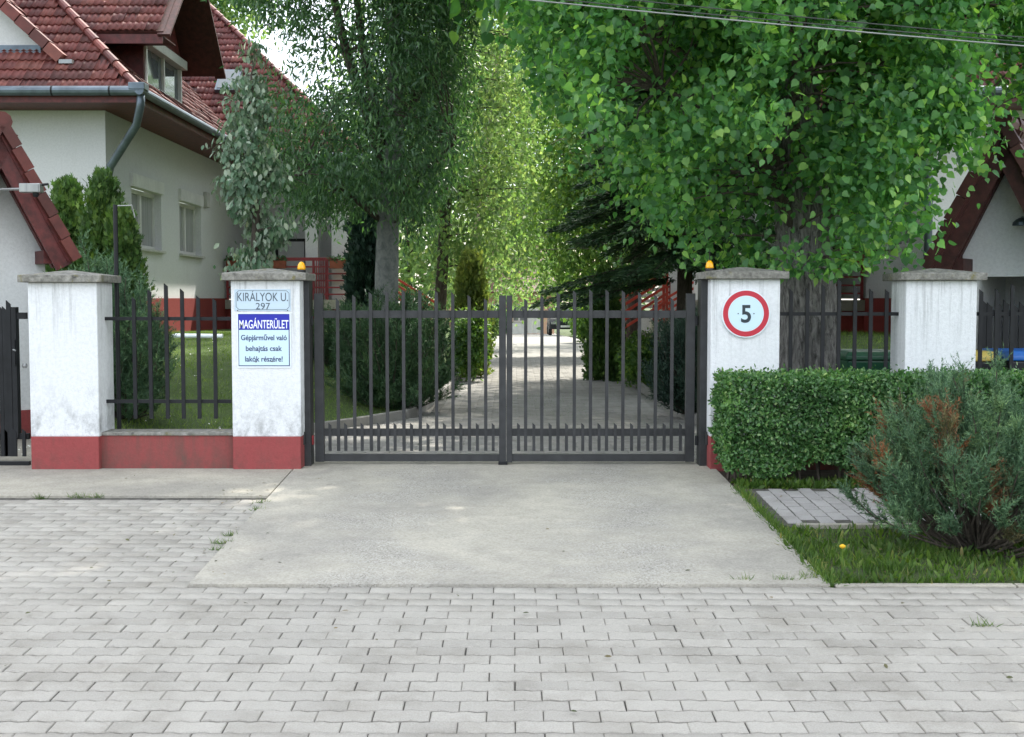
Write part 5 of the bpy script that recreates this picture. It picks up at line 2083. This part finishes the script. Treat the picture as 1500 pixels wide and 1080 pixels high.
# ---- small silvery tree in front of the house
sx_, sy_ = at(372, 400, 13.6).x, 13.6
sil = thing("silver_leaved_tree", "small tree with drooping silvery leaves behind the sign pillar", "tree", (sx_, sy_, .4))
B_ = lambda px, py, d=0.0: at(px, py, sy_ + d)
tr, tp = trunk_mesh(sil, [(sx_, sy_, .25), B_(372, 400), B_(376, 300), B_(372, 200), B_(368, 110)], [.06, .05, .04, .03, .012], "bark_brown", 10, .03)
cl = [(372, 395, .22), (360, 375, .26), (385, 360, .24), (350, 345, .3), (395, 338, .3), (425, 330, .16), (375, 320, .3), (352, 300, .2), (380, 285, .2), (400, 262, .3), (360, 262, .32), (335, 270, .24), (415, 245, .18), (345, 235, .32), (378, 230, .32), (320, 222, .16), (340, 205, .26), (370, 195, .3), (400, 205, .22), (350, 175, .3), (378, 160, .26), (355, 140, .28), (372, 120, .24), (356, 102, .2), (385, 400, .2), (348, 392, .16), (370, 75, .12)]
cs = []
for q_, (px, py, r) in enumerate(cl):
    if q_ % 5 == 3:
        continue
    c = B_(371 + (px - 371) * .82, py, rng.uniform(-.3, .3))
    k = int(11 * r / .25)
    cs.append(ell_points(k, c, (r * .62, r * .62, r * .42), .1))
cs = np.concatenate(cs)
p_, n_, y_, s_ = leaf_cloud(cs, 15, .065, (.05, .085), (sx_, sy_, 2.6), up=.35, out=.9, rand=.45, droop=1.3)
scatter("crown", OVAL, p_, n_, y_, s_ * 1.15, "leaf_silver", sil, "stuff")
make_branches(sil, tp, [], cs, .3, "bark_brown", .010)


# ---- trees further down the drive
def far_tree(name, label, base, lobes, leafmat, n, per, size, spread, bark="bark_brown", tr_r=.14, group="trees along the drive", tmpl=OVAL, lean=(0, 0)):
    t = thing(name, label, "tree", base, group)
    b = Vector(base)
    topz = max(c[2] + r[2] * .4 for c, r in lobes)
    cx_ = np.mean([c[0] for c, r in lobes])
    cy_ = np.mean([c[1] for c, r in lobes])
    mid = Vector((b.x * .6 + cx_ * .4, b.y * .6 + cy_ * .4, b.z + (topz - b.z) * .5))
    tr, tp = trunk_mesh(t, [b - Vector((0, 0, .1)), b + Vector((0, 0, .3)), mid, Vector((cx_, cy_, topz))], [tr_r * 1.25, tr_r, tr_r * .7, tr_r * .2], bark, 12, .03)
    vols = np.array([r[0] * r[1] * r[2] for c, r in lobes])
    vols = vols ** .75
    vols = vols / vols.sum()
    cs = np.concatenate([ell_points(max(6, int(n * v)), c, r, .35) for (c, r), v in zip(lobes, vols)])
    ctr = np.array([cx_, cy_, np.mean([c[2] for c, r in lobes])])
    scatter("crown", tmpl, *leaf_cloud(cs, per, spread, size, ctr, up=.5, out=.5, rand=.8, droop=.4), leafmat, t, "stuff")
    make_branches(t, tp, [], cs, .12, bark, .03)
    return t


def lob(px, py, Y, r, ry=None):
    c = at(px, py, Y)
    return (tuple(c), (r, ry or r, r))


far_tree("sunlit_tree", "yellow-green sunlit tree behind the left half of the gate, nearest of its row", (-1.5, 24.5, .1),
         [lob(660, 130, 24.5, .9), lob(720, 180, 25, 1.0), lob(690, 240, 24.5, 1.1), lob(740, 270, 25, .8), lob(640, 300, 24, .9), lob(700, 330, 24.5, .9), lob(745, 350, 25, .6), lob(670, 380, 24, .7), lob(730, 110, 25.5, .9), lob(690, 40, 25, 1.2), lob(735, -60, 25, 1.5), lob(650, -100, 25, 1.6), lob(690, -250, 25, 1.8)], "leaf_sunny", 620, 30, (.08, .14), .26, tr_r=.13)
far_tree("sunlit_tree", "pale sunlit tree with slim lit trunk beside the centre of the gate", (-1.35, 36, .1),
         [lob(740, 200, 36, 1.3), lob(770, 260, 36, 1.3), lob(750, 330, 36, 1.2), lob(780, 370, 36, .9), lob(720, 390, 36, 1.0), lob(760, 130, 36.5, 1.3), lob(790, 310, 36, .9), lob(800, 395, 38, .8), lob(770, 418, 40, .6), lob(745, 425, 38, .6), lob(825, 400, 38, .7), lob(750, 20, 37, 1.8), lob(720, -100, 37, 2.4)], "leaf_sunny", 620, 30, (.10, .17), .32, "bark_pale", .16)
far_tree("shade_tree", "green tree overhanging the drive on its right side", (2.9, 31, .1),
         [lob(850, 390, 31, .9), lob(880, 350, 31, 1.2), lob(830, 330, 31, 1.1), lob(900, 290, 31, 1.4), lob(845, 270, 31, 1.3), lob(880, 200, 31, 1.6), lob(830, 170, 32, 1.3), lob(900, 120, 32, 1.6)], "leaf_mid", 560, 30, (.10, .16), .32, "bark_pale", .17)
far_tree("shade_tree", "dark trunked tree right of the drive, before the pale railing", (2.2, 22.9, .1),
         [lob(960, 330, 23, .9), lob(1000, 280, 23, 1.1), lob(930, 260, 23, 1.0), lob(980, 200, 23, 1.3), lob(920, 160, 23.5, 1.2), lob(1010, 130, 23.5, 1.2), ((3.6, 19.5, 7.0), (2.3, 2.3, 2.0)), ((2.9, 22.0, 8.0), (2.4, 2.3, 2.2)), ((4.6, 18.6, 9.2), (2.2, 2.2, 2.0)), ((4.2, 22.5, 10), (2.4, 2.4, 2.2))], "leaf_dark", 1000, 32, (.09, .15), .28, "bark_brown", .13)  # last lobes, by plain coordinates, added out of view to shade the drive
far_tree("yard_tree", "rounded green tree beyond the building at the end of the drive", (0.5, 79, -.6),
         [lob(735, 400, 79, 2.2), lob(790, 400, 80, 2.0), lob(760, 340, 80, 2.8), lob(800, 290, 81, 2.6), lob(740, 260, 80, 3.0), lob(780, 180, 80, 3.4), lob(720, 130, 82, 3.6), lob(770, 60, 82, 3.6)], "leaf_mid", 620, 24, (.26, .42), .75, "bark_brown", .3)
far_tree("yard_tree", "tree with dark foliage far right beyond the parked car", (6.5, 64, -.4),
         [lob(855, 420, 60, 1.5), lob(885, 400, 62, 2.2), lob(920, 370, 64, 2.8), lob(870, 340, 64, 2.6), lob(930, 270, 65, 3.4), lob(1000, 330, 66, 3.6), lob(870, 240, 66, 3.2), lob(980, 180, 66, 4), lob(1090, 260, 66, 4.4)], "leaf_mid", 620, 24, (.24, .40), .75, "bark_brown", .3)
far_tree("yard_tree", "sunlit broad tree far left of the drive, behind the nearer row", (-4.6, 52, -.2),
         [lob(620, 400, 50, 2.0), lob(585, 380, 52, 2.2), lob(650, 350, 50, 2.2), lob(600, 300, 52, 2.8), lob(660, 260, 52, 2.4), lob(620, 200, 54, 3.0), lob(690, 400, 48, 1.2), lob(560, 240, 54, 3), lob(600, 100, 54, 3.4), lob(680, 150, 54, 2.8)], "leaf_sunny", 640, 24, (.20, .34), .6, "bark_brown", .26)
far_tree("yard_tree", "tree behind the right house showing between the poplar leaves", (7.5, 40, 0),
         [lob(1010, 360, 40, 1.8), lob(1060, 300, 42, 2.4), lob(1130, 250, 42, 2.8), lob(1060, 180, 42, 2.8), lob(1000, 120, 42, 2.6), lob(1150, 120, 42, 3.2), lob(1080, 40, 42, 3.4), lob(1250, 60, 42, 3.4)], "leaf_mid", 560, 26, (.18, .30), .55, "bark_brown", .24)
far_tree("yard_tree", "light green tree behind the left house roof at the top", (-11.5, 44, 0),
         [lob(310, 10, 44, 1.6), lob(335, -40, 44, 2.0), lob(270, -60, 44, 2.4)], "leaf_sunny", 260, 26, (.16, .26), .45, "bark_brown", .24)


# ---- conifers
def cone_clusters(n, base, h, r, taper=1.0, z0=0.0):
    t = rng.uniform(0, 1, n) ** .8
    a = rng.uniform(0, 2 * math.pi, n)
    rr = r * (1 - t) ** taper * rng.uniform(.62, 1.05, n)
    rr = np.where(t < .12, rr * (.75 + 2 * t), rr)
    return np.stack([base[0] + rr * np.cos(a), base[1] + rr * np.sin(a), base[2] + z0 + t * (h - z0)], 1)


def thuja(label, base, h, r, mat, n=700, taper=.7, size=(.06, .12), per=26, group="conifers in the yard", name="thuja"):
    t = thing(name, label, "conifer", base, group)
    trunk_mesh(t, [Vector(base) - Vector((0, 0, .1)), Vector(base) + Vector((0, 0, h * .9))], [.05, .01], "bark_brown", 8, .03)
    cs = cone_clusters(n, base, h, r, taper)
    C = np.repeat(cs, per, axis=0)
    pos = C + rng.normal(size=C.shape) * .055
    o = pos - np.array([base[0], base[1], base[2] + h * .2])
    o[:, 2] *= .25
    o = norm(o)
    nr = norm(rng.normal(size=C.shape) * .6 + np.cross(o, [0, 0, 1.0]) * 1.0)
    yd = norm(o * .55 + np.array([0, 0, .9]) + rng.normal(size=C.shape) * .3)
    scatter("foliage", SPRAY, pos, nr, yd, rng.uniform(size[0], size[1], len(pos)), mat, t, "stuff")
    return t


def gbase(px, Y):
    x = at(px, 500, Y).x
    return (x, Y, lawn_z(x, Y) - .02)


def th_px(label, px, py_top, Y, wpx, mat, **k):
    b = gbase(px, Y)
    h = at(px, py_top, Y).z - b[2]
    return thuja(label, b, h, wpx / 2 * Y / F, mat, **k)


th_px("green thuja beside the downpipe, tallest of the three left thujas", 155, 268, 15.2, 95, "needle_thuja")
th_px("green thuja with a brownish tip, nearest the left red gable", 103, 278, 15.4, 70, "needle_thuja")
th_px("green thuja below the first house window, right of the tall one", 182, 318, 14.9, 60, "needle_thuja", n=500)
th_px("dark columnar yew between the porch and the grey trunk", 540, 262, 22.0, 56, "needle_dark", n=600, taper=.35, size=(.10, .18))
th_px("slim yellow-green columnar conifer left of the drive", 690, 378, 22.4, 46, "needle_lime", n=500, taper=.35)
th_px("small green cone conifer right of the drive", 886, 402, 21.5, 52, "needle_thuja", n=500, taper=.6)

# spruce with sweeping dark boughs right of the drive
spb = (2.75, 19.4, .15)
spr = thing("spruce_tree", "dark spruce with sweeping layered boughs right of the drive", "conifer", spb)
trunk_mesh(spr, [Vector(spb) - Vector((0, 0, .1)), Vector(spb) + Vector((0, 0, 6.5))], [.15, .03], "bark_brown", 12, .03)
P_, N_, Y_, S_ = [], [], [], []
bm = MB()
for i in range(130):
    t = rng.uniform(0, 1)
    z = 1.75 + t * 4.6
    ln_ = (2.45 - 1.7 * t) * rng.uniform(.75, 1.1)
    a = rng.uniform(0, 2 * math.pi)
    d = np.array([math.cos(a), math.sin(a), 0])
    K = int(ln_ / .05)
    s = np.linspace(.15, 1, K)
    droop = -.42 * s ** 1.5 * ln_ * .55
    pts = np.array([spb[0], spb[1], z]) + d[None, :] * (s * ln_)[:, None]
    pts[:, 2] += droop
    bm.tube([Vector(p) for p in pts[::max(1, K // 5)]], .010, 4, caps=False)
    side = np.array([-d[1], d[0], 0])
    per = 24
    C = np.repeat(pts, per, axis=0)
    w_ = np.repeat(np.minimum(s, 1.1 - s) * .55 + .08, per) * ln_ / 2
    lat = rng.uniform(-1, 1, len(C)) * w_
    C = C + side[None, :] * lat[:, None] + rng.normal(size=C.shape) * .02
    C[:, 2] -= np.abs(lat) * .22
    P_.append(C)
    N_.append(np.array([0, 0, 1.0]) + rng.normal(size=C.shape) * .35)
    Y_.append(d[None, :] + side[None, :] * np.sign(lat)[:, None] * .8 + np.array([0, 0, -.35]) + rng.normal(size=C.shape) * .25)
    S_.append(rng.uniform(.07, .13, len(C)))
scatter("foliage", PLUME, np.concatenate(P_), np.concatenate(N_), np.concatenate(Y_), np.concatenate(S_), "needle_green", spr, "stuff")
bm.build("branches", "bark_brown", spr)


# ---- spreading junipers: stems fanning out, feathery shoots on their outer parts
def juniper(name, label, base, h, rx, ry, nst, mats, bare=.35, shoots=16, needles=12, size=(.018, .034), seed=1, stem_mat="bark_brown", top_flat=.0, group=None, zmin=.0, tmpl=NEEDLE, shoot_len=(.08, .17), inward=.0, bias=None):
    t = thing(name, label, "juniper" if "juniper" in name else "shrub", base, group)
    rs = np.random.default_rng(seed)
    b = np.array(base)
    stems = MB()
    acc = {k: ([], [], [], []) for k, _ in mats}
    for i in range(nst):
        a = rs.uniform(0, 2 * math.pi)
        rad = math.sqrt(rs.uniform(.02, 1))
        hz = h * (1 - .55 * rad ** 2.2) * rs.uniform(.78, 1.04) if not top_flat else h * (1 - .18 * rad ** 4) * rs.uniform(.72, 1.03)
        end = b + np.array([math.cos(a) * rad * rx, math.sin(a) * rad * ry, hz])
        if rs.random() < inward:
            end = b + (end - b) * np.array([1.02, 1.02, rs.uniform(.25, .8)])
        if bias is not None:
            end = end + np.array(bias) * (hz / h)
        mid = b + (end - b) * .5 + np.array([math.cos(a) * rx * .16 * rad, math.sin(a) * ry * .16 * rad, -h * .07])
        K = 12
        ts = np.linspace(0, 1, K)
        path = ((1 - ts) ** 2)[:, None] * b + (2 * ts * (1 - ts))[:, None] * mid + (ts ** 2)[:, None] * end
        path[1:] += rs.normal(size=(K - 1, 3)) * .012
        stems.tube([Vector(p) for p in path[::2]] + [Vector(path[-1])], [.010 * (1 - .12 * j) for j in range(len(path[::2]) + 1)], 5, caps=False)
        u = rs.random()
        k = None
        cumul = 0
        for mk, pr in mats:
            cumul += pr
            if u <= cumul:
                k = mk
                break
        k = k or mats[0][0]
        for j in range(shoots):
            tt = bare + (1 - bare) * rs.uniform(0, 1) ** .75
            q = np.array([np.interp(tt, ts, path[:, d]) for d in range(3)])
            tan = (end - mid)
            tan = tan / np.linalg.norm(tan)
            sd = rs.normal(size=3)
            dr = tan * .8 + sd / np.linalg.norm(sd) * .75 + np.array([0, 0, .28])
            dr /= np.linalg.norm(dr)
            ln_ = rs.uniform(*shoot_len)
            v = rs.uniform(0, 1, needles)
            pos = q[None, :] + dr[None, :] * (v * ln_)[:, None]
            keep = pos[:, 2] > b[2] + zmin
            nd = dr[None, :] * .9 + rs.normal(size=(needles, 3)) * .55
            A = acc[k]
            A[0].append(pos[keep])
            A[1].append(rs.normal(size=(needles, 3))[keep])
            A[2].append(nd[keep])
            A[3].append((rs.uniform(size[0], size[1], needles) * (1.15 - .4 * v))[keep])
    stems.build("stems", stem_mat, t, smooth=True)
    for k, (a, b_, c_, d_) in acc.items():
        if a:
            nm = {"needle_dead": "dead_foliage", "needle_olive": "faded_foliage"}.get(k, "foliage")
            scatter(nm, tmpl, np.concatenate(a), np.concatenate(b_), np.concatenate(c_), np.concatenate(d_), k, t, "stuff")
    return t


# foreground juniper, right
jb = on_ground(1432, 803)
juniper("juniper_bush", "blue-green juniper with brown dead shoots on the grass verge in front of the hedge", (jb.x, jb.y, gz(jb.y) - .03), 1.15, .80, .62, 150,
        [("needle_blue", .87), ("needle_olive", .10), ("needle_dead", .03)], bare=.56, shoots=44, needles=26, size=(.020, .040), seed=5, inward=.42, zmin=.16)
juniper("juniper_bush", "blue-green juniper at the right picture edge, beside the larger one", (jb.x + .95, jb.y + .25, gz(jb.y) - .03), .98, .7, .55, 80,
        [("needle_blue", .9), ("needle_olive", .1)], bare=.52, shoots=44, needles=24, size=(.020, .040), seed=8, inward=.32, zmin=.2)
# blue juniper behind the first fence bay
b = gbase(178, 11.9)
juniper("blue_juniper", "blue-grey juniper behind the left fence next to the thin pole", b, at(160, 350, 11.9).z - b[2], .60, .55, 150, [("needle_blue", 1.0)], bare=.12, shoots=42, needles=20, size=(.035, .06), seed=11, inward=.45, shoot_len=(.10, .22), bias=(-.20, 0, 0))
# junipers inside the gate
b = gbase(575, 15.3)
juniper("green_juniper", "wide flat-topped green juniper behind the left gate leaf", (b[0] + .02, 15.3, .02), at(580, 438, 15.3).z, .82, .8, 190, [("needle_green", 1.0)], bare=.12, shoots=44, needles=18, size=(.04, .075), seed=12, inward=.5, shoot_len=(.1, .22), top_flat=.2)
b = gbase(500, 17.0)
juniper("green_juniper", "smaller green juniper left of the wide one behind the gate post", (b[0], 17.0, b[2] - .2), at(500, 452, 17.0).z - b[2] + .2, .6, .6, 90, [("needle_green", 1.0)], bare=.12, shoots=40, needles=16, size=(.04, .075), seed=13, inward=.5, shoot_len=(.1, .22), top_flat=.2)
juniper("dark_juniper", "dark upright juniper behind the right gate leaf", (at(1000, 590, 14.6).x + .12, 14.6, .05), at(990, 466, 14.6).z, .52, .7, 150, [("needle_dark", 1.0)], bare=.1, shoots=44, needles=18, size=(.04, .075), seed=14, inward=.5, shoot_len=(.1, .22), top_flat=.2)
# broad-leaved shrubs by the drive
def shrub(label, base, h, r, mat, n=160, per=26, size=(.05, .09), name="leafy_shrub"):
    t = thing(name, label, "shrub", base, "shrubs by the drive")
    c = (base[0], base[1], base[2] + h * .55)
    cs = ell_points(n, c, (r, r, h * .5), .3)
    scatter("foliage", OVAL, *leaf_cloud(cs, per, .06, size, c, up=.5, out=.6, rand=.7, droop=.3), mat, t, "stuff")
    m = MB()
    for i in range(10):
        q = cs[rng.integers(len(cs))]
        m.tube([Vector(base), Vector(base).lerp(Vector(q), .5) + Vector((0, 0, .05)), Vector(q)], [.014, .01, .004], 5, caps=False)
    m.build("stems", "bark_brown", t)
    return t


shrub("leafy green shrub left of the drive behind the wide juniper", (at(688, 520, 21.2).x, 21.2, .03), 1.15, .30, "leaf_mid")
shrub("low sunlit green shrub right of the drive before the cone conifer", (at(930, 520, 19.8).x + .12, 19.8, .05), .75, .36, "leaf_mid")
shrub("rounded shrub far right of the drive in the middle distance", (at(855, 480, 40).x + .3, 40, .05), 1.3, .8, "leaf_mid", size=(.09, .15))
shrub("flowering shrub on the left verge of the far drive", (at(716, 470, 33).x - .2, 33, .05), 1.2, .42, "leaf_sunny", size=(.07, .12))
shrub("dark bush left of the pale doors of the far building", (at(742, 470, 60).x - .5, 60, -.4), 1.5, .7, "leaf_dark", size=(.1, .18))

# ---- clipped hedge in front of the right fence
hx0, hx1 = at(1061, 600, 9.5).x, 5.9
hy0, hy1 = 9.40, 10.02
hz1 = at(1100, 552, 9.5).z - .02
hd = thing("clipped_hedge", "clipped box-shaped green hedge in front of the right fence", "hedge", ((hx0 + hx1) / 2, 9.7, 0))
pts, nrm_ = [], []


def face(n, f, nn):
    pts.append(f(rng.uniform(0, 1, n), rng.uniform(0, 1, n)))
    nrm_.append(np.repeat(np.array([nn], dtype=float), n, axis=0))


Lh = hx1 - hx0
wav = lambda x: .018 * np.sin(x * 5.1) + .014 * np.sin(x * 11.7 + 1) + .010 * np.sin(x * 23 + 2)
lowz = lambda x: .07 + .04 * np.sin(x * 3.3) + .05 * np.sin(x * 8.1 + .7)


def hf(u, v, depth):
    x = hx0 + u * Lh
    lz = lowz(x)
    z = lz + v * (hz1 - lz)
    y = hy0 + wav(x + z * 3) + depth + .05 * (1 - v) ** 2
    return np.stack([x, y, z], 1)


n = 26000
face(n, lambda u, v: hf(u, v, np.abs(rng.normal(size=n)) * .035 - .012), (0, -1, .35))
n = 30000
face(n, lambda u, v: hf(u, v, rng.uniform(.04, .5, n)), (0, -1, .5))
n = 15000
face(n, lambda u, v: np.stack([hx0 + u * Lh, hy0 + v * (hy1 - hy0), hz1 + wav(u * Lh + v * 2) * .9 + rng.normal(size=n) * .014 + np.where(rng.random(n) < .04, rng.uniform(0, .05, n), 0)], 1), (0, -.15, 1))
n = 5000
face(n, lambda u, v: np.stack([hx0 + np.abs(rng.normal(size=n)) * .03 + wav(v * 3), hy0 + u * (hy1 - hy0), .16 + v * (hz1 - .16)], 1), (-1, 0, .3))
pos = np.concatenate(pts)
nr = norm(np.concatenate(nrm_) + rng.normal(size=pos.shape) * .55)
yd = norm(rng.normal(size=pos.shape) + np.array([0, -.3, .25]))
scatter("foliage", OVAL, pos, nr, yd, rng.uniform(.024, .044, len(pos)), "leaf_hedge", hd, "stuff")
m = MB()
x = hx0 + .1
while x < hx1:
    for dy in (.18, .38):
        b0 = Vector((x + random.uniform(-.05, .05), hy0 + dy, -.04))
        m.tube([b0, b0 + Vector((random.uniform(-.04, .04), 0, .3)), b0 + Vector((random.uniform(-.1, .1), random.uniform(-.1, .1), .75))], [.014, .011, .005], 5, caps=False)
        for q in range(3):
            m.tube([b0 + Vector((0, 0, .2)), b0 + Vector((random.uniform(-.15, .15), random.uniform(-.18, .1), random.uniform(.35, .75)))], [.007, .003], 4, caps=False)
    x += .14
m.build("stems", "bark_brown", hd)


# ---- grass: lawns, verge, weeds in the joints
def grass(name, pts, size, mat, lean=.35, tmpl=BLADE, kind="stuff", label=None):
    n = len(pts)
    yd = norm(rng.normal(size=(n, 3)) * lean + np.array([0, 0, 1.0]))
    nr = rng.normal(size=(n, 3))
    nr[:, 2] *= .2
    o = scatter(name, tmpl, pts, nr, yd, rng.uniform(size[0], size[1], n), mat, None, kind)
    tag(o, label, "grass" if label else None)
    return o


def lawn_pts(n, x0, x1, y0, y1, cond):
    x, y = rng.uniform(x0, x1, n), y0 + (y1 - y0) * rng.uniform(0, 1, n) ** 1.5
    ok = [cond(a, b) for a, b in zip(x, y)]
    x, y = x[ok], y[ok]
    z = np.array([lawn_z(a, b) for a, b in zip(x, y)])
    return np.stack([x, y, z - .005], 1)


lp = lawn_pts(60000, -6.5, -.9, 10.6, 22, lambda a, b: a < XL(b) - .1 and not (-5.4 < a < -3.9 and b < 12.9))
grass("lawn_grass", lp, (.03, .075), "lawn_blade", .5, label="mown lawn grass with daisies left of the drive")
lp2 = lawn_pts(26000, 2.0, 6.5, 10.6, 24, lambda a, b: a > XR(b) + .1)
grass("lawn_grass", lp2, (.035, .085), "lawn_blade", .5, label="lawn grass right of the drive behind the fence")
# daisies
dz = lawn_pts(260, -5.5, -1.6, 10.7, 18, lambda a, b: a < XL(b) - .15)
dz[:, 2] += .065
DAISY = ([(0, 0, .02)] + [(math.cos(i * math.pi / 4), math.sin(i * math.pi / 4), 0) for i in range(8)], [(0, i + 1, (i + 1) % 8 + 1) for i in range(8)])
o = scatter("daisies", DAISY, dz, np.array([0, 0, 1.0]) + rng.normal(size=dz.shape) * .25, rnd_unit(len(dz)), rng.uniform(.006, .011, len(dz)), "petal", None, "stuff")
tag(o, "tiny white daisies scattered over the left lawn", "flowers")

# verge on the right of the apron
n = 36000
x = rng.uniform(1.5, 5.2, n)
y = rng.uniform(ys_edge + .03, yk - .09, n)
ok = x > np.array([AR(b) for b in y]) - .02 + rng.normal(size=n) * .02
x, y = x[ok], y[ok]
vp = np.stack([x, y, np.array([gz(b) for b in y]) - .012], 1)
den = rng.random(len(vp)) < np.clip(.15 + .85 * (.5 + .5 * np.sin(x * 4.1 + 2 * np.sin(y * 5))) * (.5 + .5 * np.sin(x * 9.7 + y * 8)) * 1.6, 0, 1)
grass("verge_grass", vp[den], (.025, .085), "grass_blade", .42, label="rough uncut grass on the verge right of the apron")
k = rng.permutation(len(vp))[:2600]
grass("verge_weeds", vp[k], (.03, .085), "grass_blade", .75, BROAD, label="broad-leaved weeds growing among the verge grass")
# edge tufts creeping over the apron
n = 2600
yy_ = rng.uniform(ys_edge, yf, n)
xx_ = np.array([AR(b) for b in yy_]) + rng.normal(size=n) * .022 + .02
grass("edge_grass", np.stack([xx_, yy_, np.array([gz(b) for b in yy_]) - .004], 1), (.03, .09), "grass_blade", .9, label="grass tufts along the right edge of the apron")
# weeds under the hedge
n = 5200
xx_ = rng.uniform(1.78, 5.0, n)
yy_ = yf + np.abs(rng.normal(size=n)) * .12
hp = np.stack([xx_, yy_, np.array([gz(b) for b in yy_]) - .006], 1)
keep = rng.random(n) < .3 + .7 * (np.sin(xx_ * 7) * .5 + .5)
grass("hedge_weeds", hp[keep], (.03, .09), "grass_blade", .6, BROAD, label="weeds along the foot of the clipped hedge")
grass("hedge_weeds", hp[~keep], (.03, .09), "grass_blade", .6, BLADE, label="grass blades along the foot of the clipped hedge")


def tufts(name, spots, size, label, per=40, spread=.04, ln=.0):
    P = []
    for px, py, L_ in spots:
        c = on_ground(px, py)
        k = int(per * max(1, L_ / 20))
        q = np.stack([rng.normal(size=k) * spread + rng.uniform(-.5, .5, k) * L_ * c.y / F, rng.normal(size=k) * spread * .35, np.zeros(k)], 1) + np.array(c)
        q[:, 2] = [gz(b) - .006 for b in q[:, 1]]
        P.append(q)
    return grass(name, np.concatenate(P), size, "grass_blade", .8, label=label)


tufts("joint_weeds", [(384, 737, 14), (378, 748, 12), (326, 796, 20), (318, 806, 14), (338, 785, 10), (128, 728, 46), (60, 730, 10)], (.025, .06), "small green weeds in the joint left of the apron", 60, .02)
tufts("joint_weeds", [(1090, 852, 20), (1150, 852, 24), (1190, 850, 26), (1180, 846, 14), (1260, 852, 40), (1300, 850, 30), (1440, 917, 16), (1360, 853, 60)], (.025, .07), "small weeds along the street joint right of the apron", 50, .025)
tufts("joint_weeds", [(446, 683, 10), (438, 688, 8)], (.02, .05), "tiny weeds at the foot of the sign pillar", 40, .02)
# green growth between the drive pavers
n = 5000
x, y = rng.normal(size=n) * .35 + .48, rng.uniform(14.8, 18.5, n)
ok = np.abs(((y - 10.80) / PH + .5) % 1 - .0) < .16
ok |= rng.random(n) < .12
grass("drive_moss_grass", np.stack([x, y, np.full(n, -.006)], 1)[ok], (.012, .035), "grass_blade", .7, label="short grass growing in the joints of the drive")
# one dandelion
c = on_ground(1233, 832)
dd = thing("dandelion", "yellow dandelion flower in the verge grass beside the apron", "flower", (c.x, c.y, gz(c.y)))
MB().tube([(c.x, c.y, gz(c.y) - .01), (c.x, c.y - .01, gz(c.y) + .12)], .003, 5).build("stalk", "grass_blade", dd)
MB().lathe((c.x, c.y - .01, gz(c.y) + .115), [(.006, 0), (.017, .010), (.018, .018), (.004, .026)], 12).build("blossom", "dandelion", dd)

# fallen leaves and bits of bark on the paving, mostly along the edges
n = 170
lx = np.concatenate([rng.uniform(-3.4, 3.4, 60), rng.normal(size=50) * .25 + 2.2, rng.normal(size=60) * .2 - 2.0])
ly = np.concatenate([rng.uniform(4.7, 9.9, 60), rng.uniform(6.2, 9.6, 50), rng.uniform(6.8, 9.6, 60)])
lz = np.array([gz(b) + .014 for b in ly])
o = scatter("leaf_litter", OVAL, np.stack([lx, ly, lz], 1), np.array([0, 0, 1.0]) + rng.normal(size=(n, 3)) * .25, rng.normal(size=(n, 3)) * [1, 1, .1], rng.uniform(.012, .036, n), "needle_olive", None, "stuff")
tag(o, "small dry fallen leaves strewn over the paving and apron", "leaves")
